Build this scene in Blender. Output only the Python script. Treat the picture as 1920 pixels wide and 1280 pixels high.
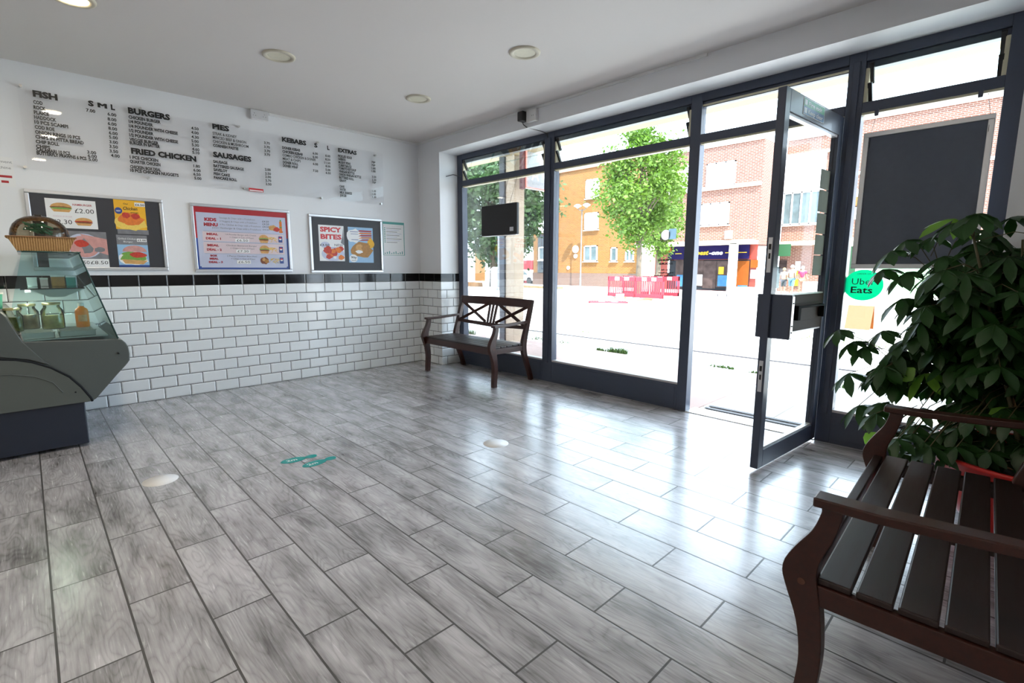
import bpy, math, random
from mathutils import Vector, Matrix, Euler
random.seed(7)
for _o in list(bpy.data.objects): bpy.data.objects.remove(_o)
SC = bpy.context.scene
COL = SC.collection

# ------------------------------------------------------------------ camera
FPX = 933.88; YAW = .7708; PITCH = -.1462; ROLL = .0028
CAM = Vector((-3.962, -5.325, 1.175))
cy, sy, cp, sp = math.cos(YAW), math.sin(YAW), math.cos(PITCH), math.sin(PITCH)
FWD = Vector((sy*cp, cy*cp, sp)); RGT = Vector((cy, -sy, 0)); UPV = RGT.cross(FWD)
R2 = math.cos(ROLL)*RGT + math.sin(ROLL)*UPV; U2 = -math.sin(ROLL)*RGT + math.cos(ROLL)*UPV
cd = bpy.data.cameras.new('camera'); cam = bpy.data.objects.new('camera', cd); COL.objects.link(cam)
cd.sensor_width = 36; cd.lens = FPX/1920*36; cd.clip_start = .05; cd.clip_end = 300
mw = Matrix(((R2.x, U2.x, -FWD.x, CAM.x), (R2.y, U2.y, -FWD.y, CAM.y), (R2.z, U2.z, -FWD.z, CAM.z), (0, 0, 0, 1)))
cam.matrix_world = mw
SC.camera = cam

def W(px, py, ax, val):
    """point of the real plane  ax = val  that the surveyed direction (px, py) meets"""
    d = R2*((px-960)/FPX) + U2*((640-py)/FPX) + FWD
    i = 'xyz'.index(ax); t = (val-CAM[i])/d[i]
    return CAM + d*t

# ------------------------------------------------------------------ world, sun, exposure
wd = bpy.data.worlds.new('sky'); SC.world = wd; wd.use_nodes = True
bg = wd.node_tree.nodes['Background']; bg.inputs[0].default_value = (.68, .84, 1, 1); bg.inputs[1].default_value = 6.2
sd = bpy.data.lights.new('sun', 'SUN'); sd.energy = 15; sd.angle = .01; sd.color = (1, .95, .86)
sun = bpy.data.objects.new('sun', sd); COL.objects.link(sun)
sun.rotation_euler = Vector((.33, .5, -.8)).to_track_quat('-Z', 'Y').to_euler(); sun.location = (0, 0, 12)
SC.view_settings.view_transform = 'Standard'; SC.view_settings.look = 'None'
SC.view_settings.exposure = .47; SC.view_settings.gamma = 1; SC.view_settings.use_curve_mapping = False

# ------------------------------------------------------------------ materials
def _new(name):
    m = bpy.data.materials.new(name); m.use_nodes = True; nt = m.node_tree
    return m, nt, nt.nodes['Principled BSDF']
def mat(name, col, rough=.5, metal=0, var=.08, sc=30, bump=0, coat=0, emit=None, es=1, trans=0, spec=.5):
    m, nt, b = _new(name); N = nt.nodes.new; L = nt.links.new
    tc = N('ShaderNodeTexCoord'); no = N('ShaderNodeTexNoise'); no.inputs['Scale'].default_value = sc; no.inputs['Detail'].default_value = 5
    L(tc.outputs['Object'], no.inputs['Vector'])
    mx = N('ShaderNodeMix'); mx.data_type = 'RGBA'
    mx.inputs[6].default_value = (*[c*(1-var) for c in col], 1); mx.inputs[7].default_value = (*[min(1, c*(1+var)) for c in col], 1)
    L(no.outputs['Fac'], mx.inputs[0]); L(mx.outputs[2], b.inputs['Base Color'])
    b.inputs['Roughness'].default_value = rough; b.inputs['Metallic'].default_value = metal
    b.inputs['Specular IOR Level'].default_value = spec
    if coat: b.inputs['Coat Weight'].default_value = coat; b.inputs['Coat Roughness'].default_value = .08
    if bump:
        bp = N('ShaderNodeBump'); bp.inputs['Strength'].default_value = bump; bp.inputs['Distance'].default_value = .01
        L(no.outputs['Fac'], bp.inputs['Height']); L(bp.outputs[0], b.inputs['Normal'])
    if emit: b.inputs['Emission Color'].default_value = (*emit, 1); b.inputs['Emission Strength'].default_value = es
    if trans:
        tr = N('ShaderNodeBsdfTranslucent'); L(mx.outputs[2], tr.inputs[0]); ms = N('ShaderNodeMixShader'); ms.inputs[0].default_value = trans
        L(b.outputs[0], ms.inputs[1]); L(tr.outputs[0], ms.inputs[2]); L(ms.outputs[0], nt.nodes['Material Output'].inputs[0])
    return m
def glass(name, tint=(1, 1, 1), refl=1.0, ior=1.5, rough=0.0):
    m, nt, b = _new(name); nt.nodes.remove(b); N = nt.nodes.new; L = nt.links.new
    t = N('ShaderNodeBsdfTransparent'); t.inputs[0].default_value = (*tint, 1); g = N('ShaderNodeBsdfGlossy'); g.inputs['Roughness'].default_value = rough
    f = N('ShaderNodeFresnel'); f.inputs[0].default_value = ior; ml = N('ShaderNodeMath'); ml.operation = 'MULTIPLY'; ml.inputs[1].default_value = refl
    L(f.outputs[0], ml.inputs[0]); x = N('ShaderNodeMixShader'); L(ml.outputs[0], x.inputs[0]); L(t.outputs[0], x.inputs[1]); L(g.outputs[0], x.inputs[2])
    L(x.outputs[0], nt.nodes['Material Output'].inputs[0]); return m
def mathn(nt, op, a, b=None):
    n = nt.nodes.new('ShaderNodeMath'); n.operation = op
    for i, v in enumerate((a, b)):
        if v is None: continue
        if isinstance(v, (int, float)): n.inputs[i].default_value = v
        else: nt.links.new(v, n.inputs[i])
    return n.outputs[0]
def brickmat(name, c1, c2, mort, bw, bh, ms, axes, shift=(0, 0), rough=.5, bump=.3, bevel=0, offset=.5, spec=.5, var=0):
    """brick pattern over two world axes, e.g. axes='xz'"""
    m, nt, b = _new(name); N = nt.nodes.new; L = nt.links.new
    tc = N('ShaderNodeTexCoord'); s = N('ShaderNodeSeparateXYZ'); L(tc.outputs['Object'], s.inputs[0])
    cb = N('ShaderNodeCombineXYZ')
    for k in (0, 1):
        a = axes.replace('-', '')[k]; o = s.outputs['xyz'.index(a)]
        if k == 0 and axes[0] == '-': o = mathn(nt, 'MULTIPLY', o, -1.)
        L(mathn(nt, 'ADD', o, float(shift[k])), cb.inputs[k])
    def bt(size, smooth):
        t = N('ShaderNodeTexBrick'); t.offset = offset; L(cb.outputs[0], t.inputs['Vector'])
        t.inputs['Scale'].default_value = 1; t.inputs['Brick Width'].default_value = bw; t.inputs['Row Height'].default_value = bh
        t.inputs['Mortar Size'].default_value = size; t.inputs['Mortar Smooth'].default_value = smooth; t.inputs['Bias'].default_value = 0
        t.inputs['Color1'].default_value = (*c1, 1); t.inputs['Color2'].default_value = (*c2, 1); t.inputs['Mortar'].default_value = (*mort, 1); return t
    t = bt(ms, .1); L(t.outputs['Color'], b.inputs['Base Color']); b.inputs['Roughness'].default_value = rough
    b.inputs['Specular IOR Level'].default_value = spec
    t2 = bt(bevel or ms*1.5, 1.0); inv = mathn(nt, 'SUBTRACT', 1., t2.outputs['Fac'])
    bp = N('ShaderNodeBump'); bp.inputs['Strength'].default_value = bump; bp.inputs['Distance'].default_value = .006
    L(inv, bp.inputs['Height']); L(bp.outputs[0], b.inputs['Normal']); return m

def floor_material():
    m, nt, b = _new('grey oak look plank tile'); N = nt.nodes.new; L = nt.links.new
    tc = N('ShaderNodeTexCoord'); s = N('ShaderNodeSeparateXYZ'); L(tc.outputs['Object'], s.inputs[0])
    cb = N('ShaderNodeCombineXYZ'); L(mathn(nt, 'ADD', s.outputs[1], 2.0807), cb.inputs[0]); L(mathn(nt, 'ADD', s.outputs[0], 4.006+.1917*40), cb.inputs[1])
    def bt(size, smooth, c1, c2, mo):
        t = N('ShaderNodeTexBrick'); t.offset = .5; L(cb.outputs[0], t.inputs['Vector'])
        t.inputs['Scale'].default_value = 1; t.inputs['Brick Width'].default_value = .5797; t.inputs['Row Height'].default_value = .1917
        t.inputs['Mortar Size'].default_value = size; t.inputs['Mortar Smooth'].default_value = smooth
        for k, c in (('Color1', c1), ('Color2', c2), ('Mortar', mo)): t.inputs[k].default_value = (*c, 1)
        return t
    rnd = bt(.0001, 0, (0, 0, 0), (1, 1, 1), (.5, .5, .5))
    w = mathn(nt, 'MULTIPLY', rnd.outputs['Color'], 37.)
    # figure: stretched noise, then rings drawn out of it (cathedral grain)
    sc = N('ShaderNodeCombineXYZ'); L(mathn(nt, 'MULTIPLY', s.outputs[0], 7.5), sc.inputs[0]); L(mathn(nt, 'MULTIPLY', s.outputs[1], 1.5), sc.inputs[1]); L(w, sc.inputs[2])
    n1 = N('ShaderNodeTexNoise'); n1.inputs['Scale'].default_value = 1.; n1.inputs['Detail'].default_value = 2; n1.inputs['Roughness'].default_value = .45; L(sc.outputs[0], n1.inputs['Vector'])
    rings = mathn(nt, 'ABSOLUTE', mathn(nt, 'SINE', mathn(nt, 'MULTIPLY', n1.outputs['Fac'], 64.)))
    rings = mathn(nt, 'POWER', rings, .6)
    sf = N('ShaderNodeCombineXYZ'); L(mathn(nt, 'MULTIPLY', s.outputs[0], 150.), sf.inputs[0]); L(mathn(nt, 'MULTIPLY', s.outputs[1], 7.), sf.inputs[1]); L(w, sf.inputs[2])
    n2 = N('ShaderNodeTexNoise'); n2.inputs['Scale'].default_value = 1.; n2.inputs['Detail'].default_value = 6; n2.inputs['Roughness'].default_value = .65; L(sf.outputs[0], n2.inputs['Vector'])
    sg = N('ShaderNodeCombineXYZ'); L(mathn(nt, 'MULTIPLY', s.outputs[0], 11.), sg.inputs[0]); L(mathn(nt, 'MULTIPLY', s.outputs[1], 3.), sg.inputs[1]); L(w, sg.inputs[2])
    n3 = N('ShaderNodeTexNoise'); n3.inputs['Scale'].default_value = 1.; n3.inputs['Detail'].default_value = 4; L(sg.outputs[0], n3.inputs['Vector'])
    v = mathn(nt, 'ADD', mathn(nt, 'MULTIPLY', mathn(nt, 'MULTIPLY', rings, n3.outputs['Fac']), .24), mathn(nt, 'MULTIPLY', n2.outputs['Fac'], .46))
    v = mathn(nt, 'ADD', v, mathn(nt, 'MULTIPLY', n3.outputs['Fac'], .75))
    v = mathn(nt, 'ADD', v, mathn(nt, 'MULTIPLY', rnd.outputs['Color'], .07))
    cr = N('ShaderNodeValToRGB'); e = cr.color_ramp.elements
    e[0].position = .46; e[0].color = (.125, .118, .122, 1); e[1].position = .95; e[1].color = (.56, .545, .575, 1)
    k = cr.color_ramp.elements.new(.70); k.color = (.36, .348, .365, 1)
    L(v, cr.inputs[0])
    gr = bt(.0036, .1, (0, 0, 0), (0, 0, 0), (1, 1, 1))
    mx = N('ShaderNodeMix'); mx.data_type = 'RGBA'; L(gr.outputs['Fac'], mx.inputs[0]); L(cr.outputs[0], mx.inputs[6]); mx.inputs[7].default_value = (.03, .028, .027, 1)
    L(mx.outputs[2], b.inputs['Base Color'])
    L(mathn(nt, 'ADD', mathn(nt, 'ADD', mathn(nt, 'MULTIPLY', n2.outputs['Fac'], .16), .17), mathn(nt, 'MULTIPLY', gr.outputs['Fac'], .5)), b.inputs['Roughness'])
    b.inputs['Specular IOR Level'].default_value = .95; b.inputs['Coat Weight'].default_value = .7; b.inputs['Coat Roughness'].default_value = .24
    g2 = bt(.006, 1, (0, 0, 0), (0, 0, 0), (1, 1, 1))
    h = mathn(nt, 'ADD', mathn(nt, 'MULTIPLY', n2.outputs['Fac'], .05), mathn(nt, 'SUBTRACT', 1., g2.outputs['Fac']))
    bp = N('ShaderNodeBump'); bp.inputs['Strength'].default_value = .2; bp.inputs['Distance'].default_value = .002; L(h, bp.inputs['Height']); L(bp.outputs[0], b.inputs['Normal'])
    return m

def wood_material(name, a, b_, rough=.32):
    m, nt, b = _new(name); N = nt.nodes.new; L = nt.links.new
    tc = N('ShaderNodeTexCoord'); mp = N('ShaderNodeMapping'); mp.inputs['Scale'].default_value = (3, 40, 40); L(tc.outputs['Object'], mp.inputs[0])
    n = N('ShaderNodeTexNoise'); n.inputs['Scale'].default_value = 1.5; n.inputs['Detail'].default_value = 6; n.inputs['Roughness'].default_value = .6; L(mp.outputs[0], n.inputs['Vector'])
    mx = N('ShaderNodeMix'); mx.data_type = 'RGBA'; mx.inputs[6].default_value = (*a, 1); mx.inputs[7].default_value = (*b_, 1); L(n.outputs['Fac'], mx.inputs[0]); L(mx.outputs[2], b.inputs['Base Color'])
    L(mathn(nt, 'ADD', mathn(nt, 'MULTIPLY', n.outputs['Fac'], .2), rough-.1), b.inputs['Roughness'])
    bp = N('ShaderNodeBump'); bp.inputs['Strength'].default_value = .12; bp.inputs['Distance'].default_value = .002; L(n.outputs['Fac'], bp.inputs['Height']); L(bp.outputs[0], b.inputs['Normal'])
    return m

M = dict(
 paint=mat('white wall paint', (.80, .81, .84), .55, var=.01, sc=3),
 ceil=mat('ceiling paint with bounce tint', (.73, .69, .672), .7, var=.02, sc=2),  # warm tint stands in for light bounced off paving and brick
 floor=floor_material(),
 tile=brickmat('white bevelled metro tile', (.80, .83, .85), (.84, .86, .88), (.045, .045, .05), .2025, .1013, .0026, 'xz', (.4234+2.025*10, 0), .12, .8, .012),
 tiley=brickmat('white bevelled metro tile on the nib', (.80, .83, .85), (.84, .86, .88), (.045, .045, .05), .2025, .1013, .0026, 'yz', (.06+2.025*10, 0), .12, .8, .012),
 black=brickmat('black glazed tile', (.006, .006, .007), (.01, .01, .011), (.12, .12, .12), .2025, .5, .002, 'xz', (.4234+2.025*10, .2), .1, .5, .01, 0),
 blacky=brickmat('black glazed tile on the nib', (.006, .006, .007), (.01, .01, .011), (.12, .12, .12), .2025, .5, .002, 'yz', (.1+2.025*10, .2), .1, .5, .01, 0),
 frame=mat('navy grey powder coated aluminium', (.044, .056, .092), .42, .0, .05, 60, coat=.15),
 framein=mat('rail with brown reflection tint', (.045, .032, .025), .7, .0, .08, 80, spec=.1),  # brown reflection on the rail is put into its colour
 bead=mat('pale glazing bead', (.52, .50, .50), .4, .3),
 jamb=mat('cream louvre channel', (.62, .58, .42), .45),
 clip=mat('black louvre clip', (.012, .012, .014), .5),
 glass=glass('window glass', (.975, .985, .98), .5),
 doorglass=glass('door glass', (.975, .985, .98), .035),
 louvre=glass('louvre glass', (.94, .98, .96), .35),
 fridgeglass=glass('tinted counter glass', (.80, .93, .93), 1.5),
 dome=glass('smoked plastic dome', (.64, .60, .50), 1.3),
 acrylic=glass('clear acrylic', (.992, .992, .994), .32),
 clear=glass('clear jar glass', (.86, .9, .86), 1.8),
 wood=wood_material('dark mahogany stain', (.012, .005, .004), (.062, .014, .008)),
 slat=wood_material('dark slat stain', (.008, .005, .005), (.030, .012, .010), .42),  # seat slats darker and greyer than the legs and rails
 steel=mat('stainless steel', (.62, .62, .60), .28, .9, .05),
 alu=mat('satin aluminium', (.66, .67, .70), .35, .7, .03),
 white=mat('white plastic', (.82, .82, .82), .35, var=.02),
 blackp=mat('black plastic', (.010, .010, .011), .35),
 darkpanel=mat('charcoal board', (.035, .036, .045), .5),
 greypanel=mat('blue grey board back', (.10, .115, .155), .6),
 abs=mat('grey green moulded plastic', (.075, .088, .086), .42, var=.06, sc=8),
 absd=mat('darker moulded groove', (.016, .018, .022), .8, spec=.1),
 navy=mat('navy kickplate', (.013, .019, .034), .35),
 red=mat('red glazed pot', (.55, .012, .008), .35),
 soil=mat('dry soil', (.06, .035, .02), .95, var=.5, sc=60, bump=.6),
 leaf=mat('schefflera leaf', (.018, .065, .012), .38, var=.4, sc=6, trans=.25),
 leaf2=mat('young leaf', (.20, .42, .05), .4, var=.3, sc=9, trans=.4),
 stem=mat('green brown stem', (.09, .075, .03), .6, var=.3),
 dry=mat('dead leaf', (.30, .17, .08), .8, var=.4),
 notice=mat('backlit notice paper', (.42, .44, .38), .7, trans=.35), ink=mat('black lettering', (.008, .008, .009), .4),
 w=mat('print white', (.82, .82, .83), .4, var=.01), r=mat('print red', (.60, .03, .04), .4), r2=mat('print dark red', (.42, .02, .03), .4),
 b=mat('print blue', (.03, .07, .28), .4), lb=mat('print pale lilac', (.52, .55, .70), .4, var=.12, sc=5), pk=mat('print pale pink', (.70, .58, .62), .4, var=.08, sc=5),
 bun=mat('print bun', (.62, .34, .12), .5, var=.3, sc=60), meat=mat('print meat', (.22, .07, .03), .5, var=.4, sc=60), chip=mat('print chips', (.86, .60, .12), .5, var=.2, sc=120),
 sal=mat('print salad', (.18, .38, .07), .5, var=.4, sc=90), org=mat('print orange', (.75, .20, .03), .5, var=.25, sc=60), yel=mat('print yellow', (.85, .45, .02), .5, var=.1, sc=30),
 rm=mat('print red meat', (.55, .05, .03), .5, var=.4, sc=70), fry=mat('print golden batter', (.42, .20, .05), .5, var=.4, sc=60), pinkp=mat('print pink bread', (.60, .30, .28), .5, var=.25, sc=40),
 gd=mat('print grey', (.20, .20, .22), .5, var=.3, sc=30), teal=mat('teal vinyl', (.0, .28, .27), .4), tealp=mat('print teal', (.05, .30, .27), .4), sky=mat('print sky blue', (.30, .50, .72), .4),
 green=mat('safety green', (.0, .30, .13), .4), blue=mat('safety blue', (.01, .12, .30), .4), ue=mat('bright green sticker', (.0, .50, .20), .4, trans=.6),
 wick=None, oorg=mat('faded orange board', (.16, .045, .008), .8, var=.2, sc=3, spec=.1), orj=mat('orange drink', (.95, .24, .01), .3), cream=mat('cream paint', (.80, .72, .55), .6, var=.05, sc=2),
 soff=mat('canopy soffit', (.36, .28, .17), .7, var=.06, sc=2),
 cup=mat('brass glint jar lid', (.45, .38, .2), .3, .6), lampr=mat('cream lamp rim', (.60, .55, .44), .5), lampoff=mat('cream lamp diffuser', (.74, .70, .56), .5),
 lampon=mat('lit lamp diffuser', (.9, .85, .7), .5, emit=(1, .83, .52), es=24),
 pave=brickmat('pale concrete paving', (.60, .58, .55), (.66, .64, .60), (.30, .27, .24), .9, .6, .008, 'yx', (40, 10), .8, .2),
 shadepave=mat('apron paving in shade tone', (.42, .30, .27), .8, var=.1, sc=4),  # reddish tone paints the canopy shade into the paving
 bor=brickmat('orange brick', (.15, .056, .010), (.20, .080, .014), (.26, .16, .06), .30, .10, .010, 'yz', (40, 5), .85, .2),
 bred=brickmat('red brick', (.105, .036, .022), (.15, .055, .036), (.25, .185, .155), .30, .10, .014, 'yz', (40, 5), .85, .2),
 bredx=brickmat('red brick return', (.105, .036, .022), (.15, .055, .036), (.25, .185, .155), .30, .10, .014, 'xz', (0, 5), .85, .2),
 bbase=brickmat('brown plinth brick', (.10, .05, .04), (.13, .07, .055), (.16, .13, .11), .225, .075, .012, 'yz', (40, 5), .85, .2),
 slate=mat('dark slate cladding', (.04, .05, .06), .6), upvc=mat('white window plastic', (.86, .86, .88), .35, var=.02), pane=mat('dark far pane', (.08, .11, .12), .1, var=.5, sc=2),
 blind=mat('white blind', (.84, .85, .88), .6, var=.03), concrete=mat('pale stone band', (.72, .68, .66), .7), navysign=mat('navy sign', (.006, .004, .035), .8, spec=.1),
 yello=mat('yellow sign paint', (.30, .20, .0), .7), shopred=mat('red shopfront', (.16, .015, .005), .5, var=.15, sc=3), shopgreen=mat('green fascia', (.01, .06, .02), .5),
 poster=mat('sky blue window poster', (.035, .11, .22), .7, var=.5, sc=2, spec=.1), shelf=mat('busy shop interior', (.045, .032, .03), .8, var=.95, sc=2.5, spec=.05), bark=mat('grey brown bark', (.09, .07, .05), .9, var=.4, sc=12, bump=.5),
 tleaf=mat('street tree leaf', (.075, .15, .010), .6, var=.55, sc=1.2, trans=.35), tleaf2=mat('tree leaf in shade tone', (.035, .08, .02), .6, var=.5, sc=1.2, trans=.3),  # second leaf colour is a darker copy with the shade painted in
 barrier=mat('red barrier plastic', (.30, .008, .022), .5), foot=mat('grey rubber foot', (.25, .24, .23), .8), grass=mat('weeds', (.06, .12, .015), .7, var=.3),
 dirt=mat('sandy soil', (.22, .15, .07), .95, var=.3, sc=4), post=mat('dark painted steel', (.05, .05, .06), .5), galv=mat('galvanised steel', (.12, .125, .14), .6, .0),
 skin=mat('skin', (.22, .12, .08), .7), hair=mat('fair hair', (.16, .11, .05), .8), hair2=mat('brown hair', (.06, .035, .02), .6), pink=mat('pink cloth', (.25, .01, .05), .8), wcloth=mat('white cloth', (.22, .22, .23), .8), dcloth=mat('dark cloth', (.03, .03, .04), .8), bcloth=mat('blue cloth', (.07, .15, .22), .8),
 led=mat('red LED border', (.7, .1, .1), .5, emit=(1, .25, .2), es=2.0), litface=mat('grey sign face', (.30, .29, .29), .4),
)
def wicker():
    m, nt, b = _new('woven wicker'); N = nt.nodes.new; L = nt.links.new
    tc = N('ShaderNodeTexCoord'); w = N('ShaderNodeTexWave'); w.inputs['Scale'].default_value = 28; w.inputs['Distortion'].default_value = 1.5; L(tc.outputs['Object'], w.inputs[0])
    n = N('ShaderNodeTexNoise'); n.inputs['Scale'].default_value = 90; L(tc.outputs['Object'], n.inputs[0])
    mx = N('ShaderNodeMix'); mx.data_type = 'RGBA'; mx.inputs[6].default_value = (.26, .12, .035, 1); mx.inputs[7].default_value = (.62, .36, .13, 1)
    L(mathn(nt, 'MULTIPLY', mathn(nt, 'ADD', w.outputs['Fac'], n.outputs['Fac']), .5), mx.inputs[0]); L(mx.outputs[2], b.inputs['Base Color']); b.inputs['Roughness'].default_value = .6
    bp = N('ShaderNodeBump'); bp.inputs['Strength'].default_value = .6; bp.inputs['Distance'].default_value = .004; L(w.outputs['Fac'], bp.inputs['Height']); L(bp.outputs[0], b.inputs['Normal']); return m
M['wick'] = wicker()

# ------------------------------------------------------------------ helpers
ROOTM = {}
_glyph = {}
def glyphs(body, bold=0., shear=0.):
    k = (body, bold, shear)
    if k not in _glyph:
        c = bpy.data.curves.new('t', 'FONT'); c.body = body; c.size = 1; c.offset = bold; c.shear = shear; c.resolution_u = 2; c.fill_mode = 'FRONT'
        o = bpy.data.objects.new('t', c); COL.objects.link(o); bpy.context.view_layer.update()
        me = bpy.data.meshes.new_from_object(o.evaluated_get(bpy.context.evaluated_depsgraph_get()))
        vs = [(v.co.x, v.co.y) for v in me.vertices]; fs = [tuple(p.vertices) for p in me.polygons]
        bpy.data.meshes.remove(me); bpy.data.objects.remove(o); bpy.data.curves.remove(c)
        _glyph[k] = (vs, fs)
    return _glyph[k]

class MB:
    def __init__(s): s.v = []; s.f = []; s.m = []; s.s = []
    def add(s, vs, fs, mi=0, smooth=False):
        n = len(s.v); s.v += [tuple(v) for v in vs]
        for f in fs: s.f.append(tuple(i+n for i in f)); s.m.append(mi); s.s.append(smooth)
        return s
    def box(s, a, b, mi=0):
        x0, x1 = sorted((a[0], b[0])); y0, y1 = sorted((a[1], b[1])); z0, z1 = sorted((a[2], b[2]))
        return s.add([(x0, y0, z0), (x1, y0, z0), (x1, y1, z0), (x0, y1, z0), (x0, y0, z1), (x1, y0, z1), (x1, y1, z1), (x0, y1, z1)],
                     [(0, 3, 2, 1), (4, 5, 6, 7), (0, 1, 5, 4), (1, 2, 6, 5), (2, 3, 7, 6), (3, 0, 4, 7)], mi)
    def bar(s, p, q, w, t, up=(0, 0, 1), mi=0):
        """rectangular bar p->q, w across, t along up"""
        p = Vector(p); q = Vector(q); d = (q-p).normalized(); u = Vector(up); sd = d.cross(u)
        if sd.length < 1e-5: sd = d.orthogonal()
        sd.normalize(); u = sd.cross(d).normalized(); vs = []
        for e in (p, q):
            for a, b in ((-1, -1), (1, -1), (1, 1), (-1, 1)): vs.append(e+sd*a*w/2+u*b*t/2)
        return s.add(vs, [(0, 1, 2, 3), (7, 6, 5, 4), (0, 4, 5, 1), (1, 5, 6, 2), (2, 6, 7, 3), (3, 7, 4, 0)], mi)
    def sweep(s, pts, ws, ts, side, mi=0, smooth=False):
        """bar of varying section; side = constant sideways axis"""
        sd = Vector(side); vs = []; fs = []; n = len(pts); P = [Vector(p) for p in pts]
        for i, p in enumerate(P):
            d = (P[min(i+1, n-1)]-P[max(i-1, 0)]).normalized(); u = sd.cross(d).normalized()
            for a, b in ((-1, -1), (1, -1), (1, 1), (-1, 1)): vs.append(p+sd*a*ws[i]/2+u*b*ts[i]/2)
        for i in range(n-1):
            for k in range(4): fs.append((i*4+k, i*4+(k+1) % 4, i*4+4+(k+1) % 4, i*4+4+k))
        fs += [(3, 2, 1, 0), tuple(4*(n-1)+k for k in range(4))]
        return s.add(vs, fs, mi, smooth)
    def smooth_sweep(s, pts, ws, ts, side, mi=0):
        n = len(pts); P = [Vector((*p, ws[i], ts[i])) for i, p in enumerate(pts)]; out = []
        for i in range(n-1):
            a, b, c, d = P[max(i-1, 0)], P[i], P[i+1], P[min(i+2, n-1)]
            for k in range(4):
                t = k/4; out.append(.5*((2*b)+(c-a)*t+(2*a-5*b+4*c-d)*t*t+(3*b-3*c+d-a)*t**3))
        out.append(P[-1])
        return s.sweep([tuple(v)[:3] for v in out], [v[3] for v in out], [v[4] for v in out], side, mi)
    def tube(s, pts, r, n=8, mi=0):
        P = [Vector(p) for p in pts]; rr = r if isinstance(r, (list, tuple)) else [r]*len(P); vs = []; fs = []; ref = None
        for i, p in enumerate(P):
            d = (P[min(i+1, len(P)-1)]-P[max(i-1, 0)])
            d = d.normalized() if d.length > 1e-9 else Vector((0, 0, 1))
            if ref is None or abs(ref.dot(d)) > .99: ref = d.orthogonal().normalized()
            a = (ref-d*ref.dot(d)).normalized(); ref = a; b = d.cross(a)
            for k in range(n):
                t = 2*math.pi*k/n; vs.append(p+(a*math.cos(t)+b*math.sin(t))*rr[i])
        for i in range(len(P)-1):
            for k in range(n): fs.append((i*n+k, i*n+(k+1) % n, i*n+n+(k+1) % n, i*n+n+k))
        s.add(vs, fs, mi, True); s.add([vs[k] for k in range(n)][::-1], [tuple(range(n))], mi); s.add(vs[-n:], [tuple(range(n))], mi); return s
    def lathe(s, c, prof, n=24, mi=0, sx=1, sy=1, smooth=True):
        vs = []; fs = []
        for r, z in prof:
            for k in range(n): t = 2*math.pi*k/n; vs.append((c[0]+r*sx*math.cos(t), c[1]+r*sy*math.sin(t), c[2]+z))
        for i in range(len(prof)-1):
            for k in range(n): fs.append((i*n+k, i*n+(k+1) % n, i*n+n+(k+1) % n, i*n+n+k))
        return s.add(vs, fs, mi, smooth)
    def prism(s, poly, ax, a, b, mi=0):
        """polygon in the two other axes extruded along ax from a to b"""
        def P(u, v, t): return {'x': (t, u, v), 'y': (u, t, v), 'z': (u, v, t)}[ax]
        n = len(poly); vs = [P(u, v, a) for u, v in poly]+[P(u, v, b) for u, v in poly]
        return s.add(vs, [tuple(range(n))[::-1], tuple(range(n, 2*n))]+[(k, (k+1) % n, n+(k+1) % n, n+k) for k in range(n)], mi)
    def text(s, body, o, right, up, x0, x1, h, mi=0, bold=.02, shear=0.):
        """lettering: o + right*x + up*y, fitted between x0 and x1, cap height h"""
        vs, fs = glyphs(body, bold, shear)
        if not vs: return s
        a = min(v[0] for v in vs); b = max(v[0] for v in vs); cap = .73
        if x1 is None: x1 = x0+(b-a)*h/cap
        o = Vector(o); right = Vector(right); up = Vector(up); k = (x1-x0)/max(b-a, 1e-6)
        return s.add([o+right*(x0+(v[0]-a)*k)+up*(v[1]*h/cap) for v in vs], fs, mi)
    def build(s, name, mats, parent=None, bevel=0, local=False):
        me = bpy.data.meshes.new(name); vs = s.v; root = parent
        while root is not None and root.parent is not None: root = root.parent
        if root is not None and not local and root.name in ROOTM:
            iv = ROOTM[root.name].inverted(); vs = [iv @ Vector(v) for v in vs]
        me.from_pydata(vs, [], s.f)
        for m in (mats if isinstance(mats, (list, tuple)) else [mats]): me.materials.append(m)
        for p, mi, sm in zip(me.polygons, s.m, s.s): p.material_index = mi; p.use_smooth = sm
        me.validate(); me.update()
        o = bpy.data.objects.new(name, me); COL.objects.link(o)
        if parent is not None: o.parent = parent
        if bevel:
            b = o.modifiers.new('bevel', 'BEVEL'); b.width = bevel; b.segments = 2; b.limit_method = 'ANGLE'; b.angle_limit = .7
        return o
def tag(o, label=None, cat=None, group=None, kind=None):
    for k, v in (('label', label), ('category', cat), ('group', group), ('kind', kind)):
        if v: o[k] = v
    return o
def thing(name, label, cat, loc=(0, 0, 0), rz=0, group=None, kind=None):
    o = bpy.data.objects.new(name, None); COL.objects.link(o); o.empty_display_size = .05
    o.location = loc; o.rotation_euler = (0, 0, rz); ROOTM[o.name] = Matrix.Translation(loc) @ Matrix.Rotation(rz, 4, 'Z')
    return tag(o, label, cat, group, kind)
def kids(o): return [c for c in ALLKIDS.get(o.name, [])]
def copy_tree(o, parent=None):
    c = o.copy(); COL.objects.link(c); c.parent = parent
    for ch in [x for x in list(bpy.data.objects) if x.parent == o]: copy_tree(ch, c)
    return c
def box_obj(name, a, b, m, parent=None, bevel=0): return MB().box(a, b).build(name, m, parent, bevel)

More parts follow.
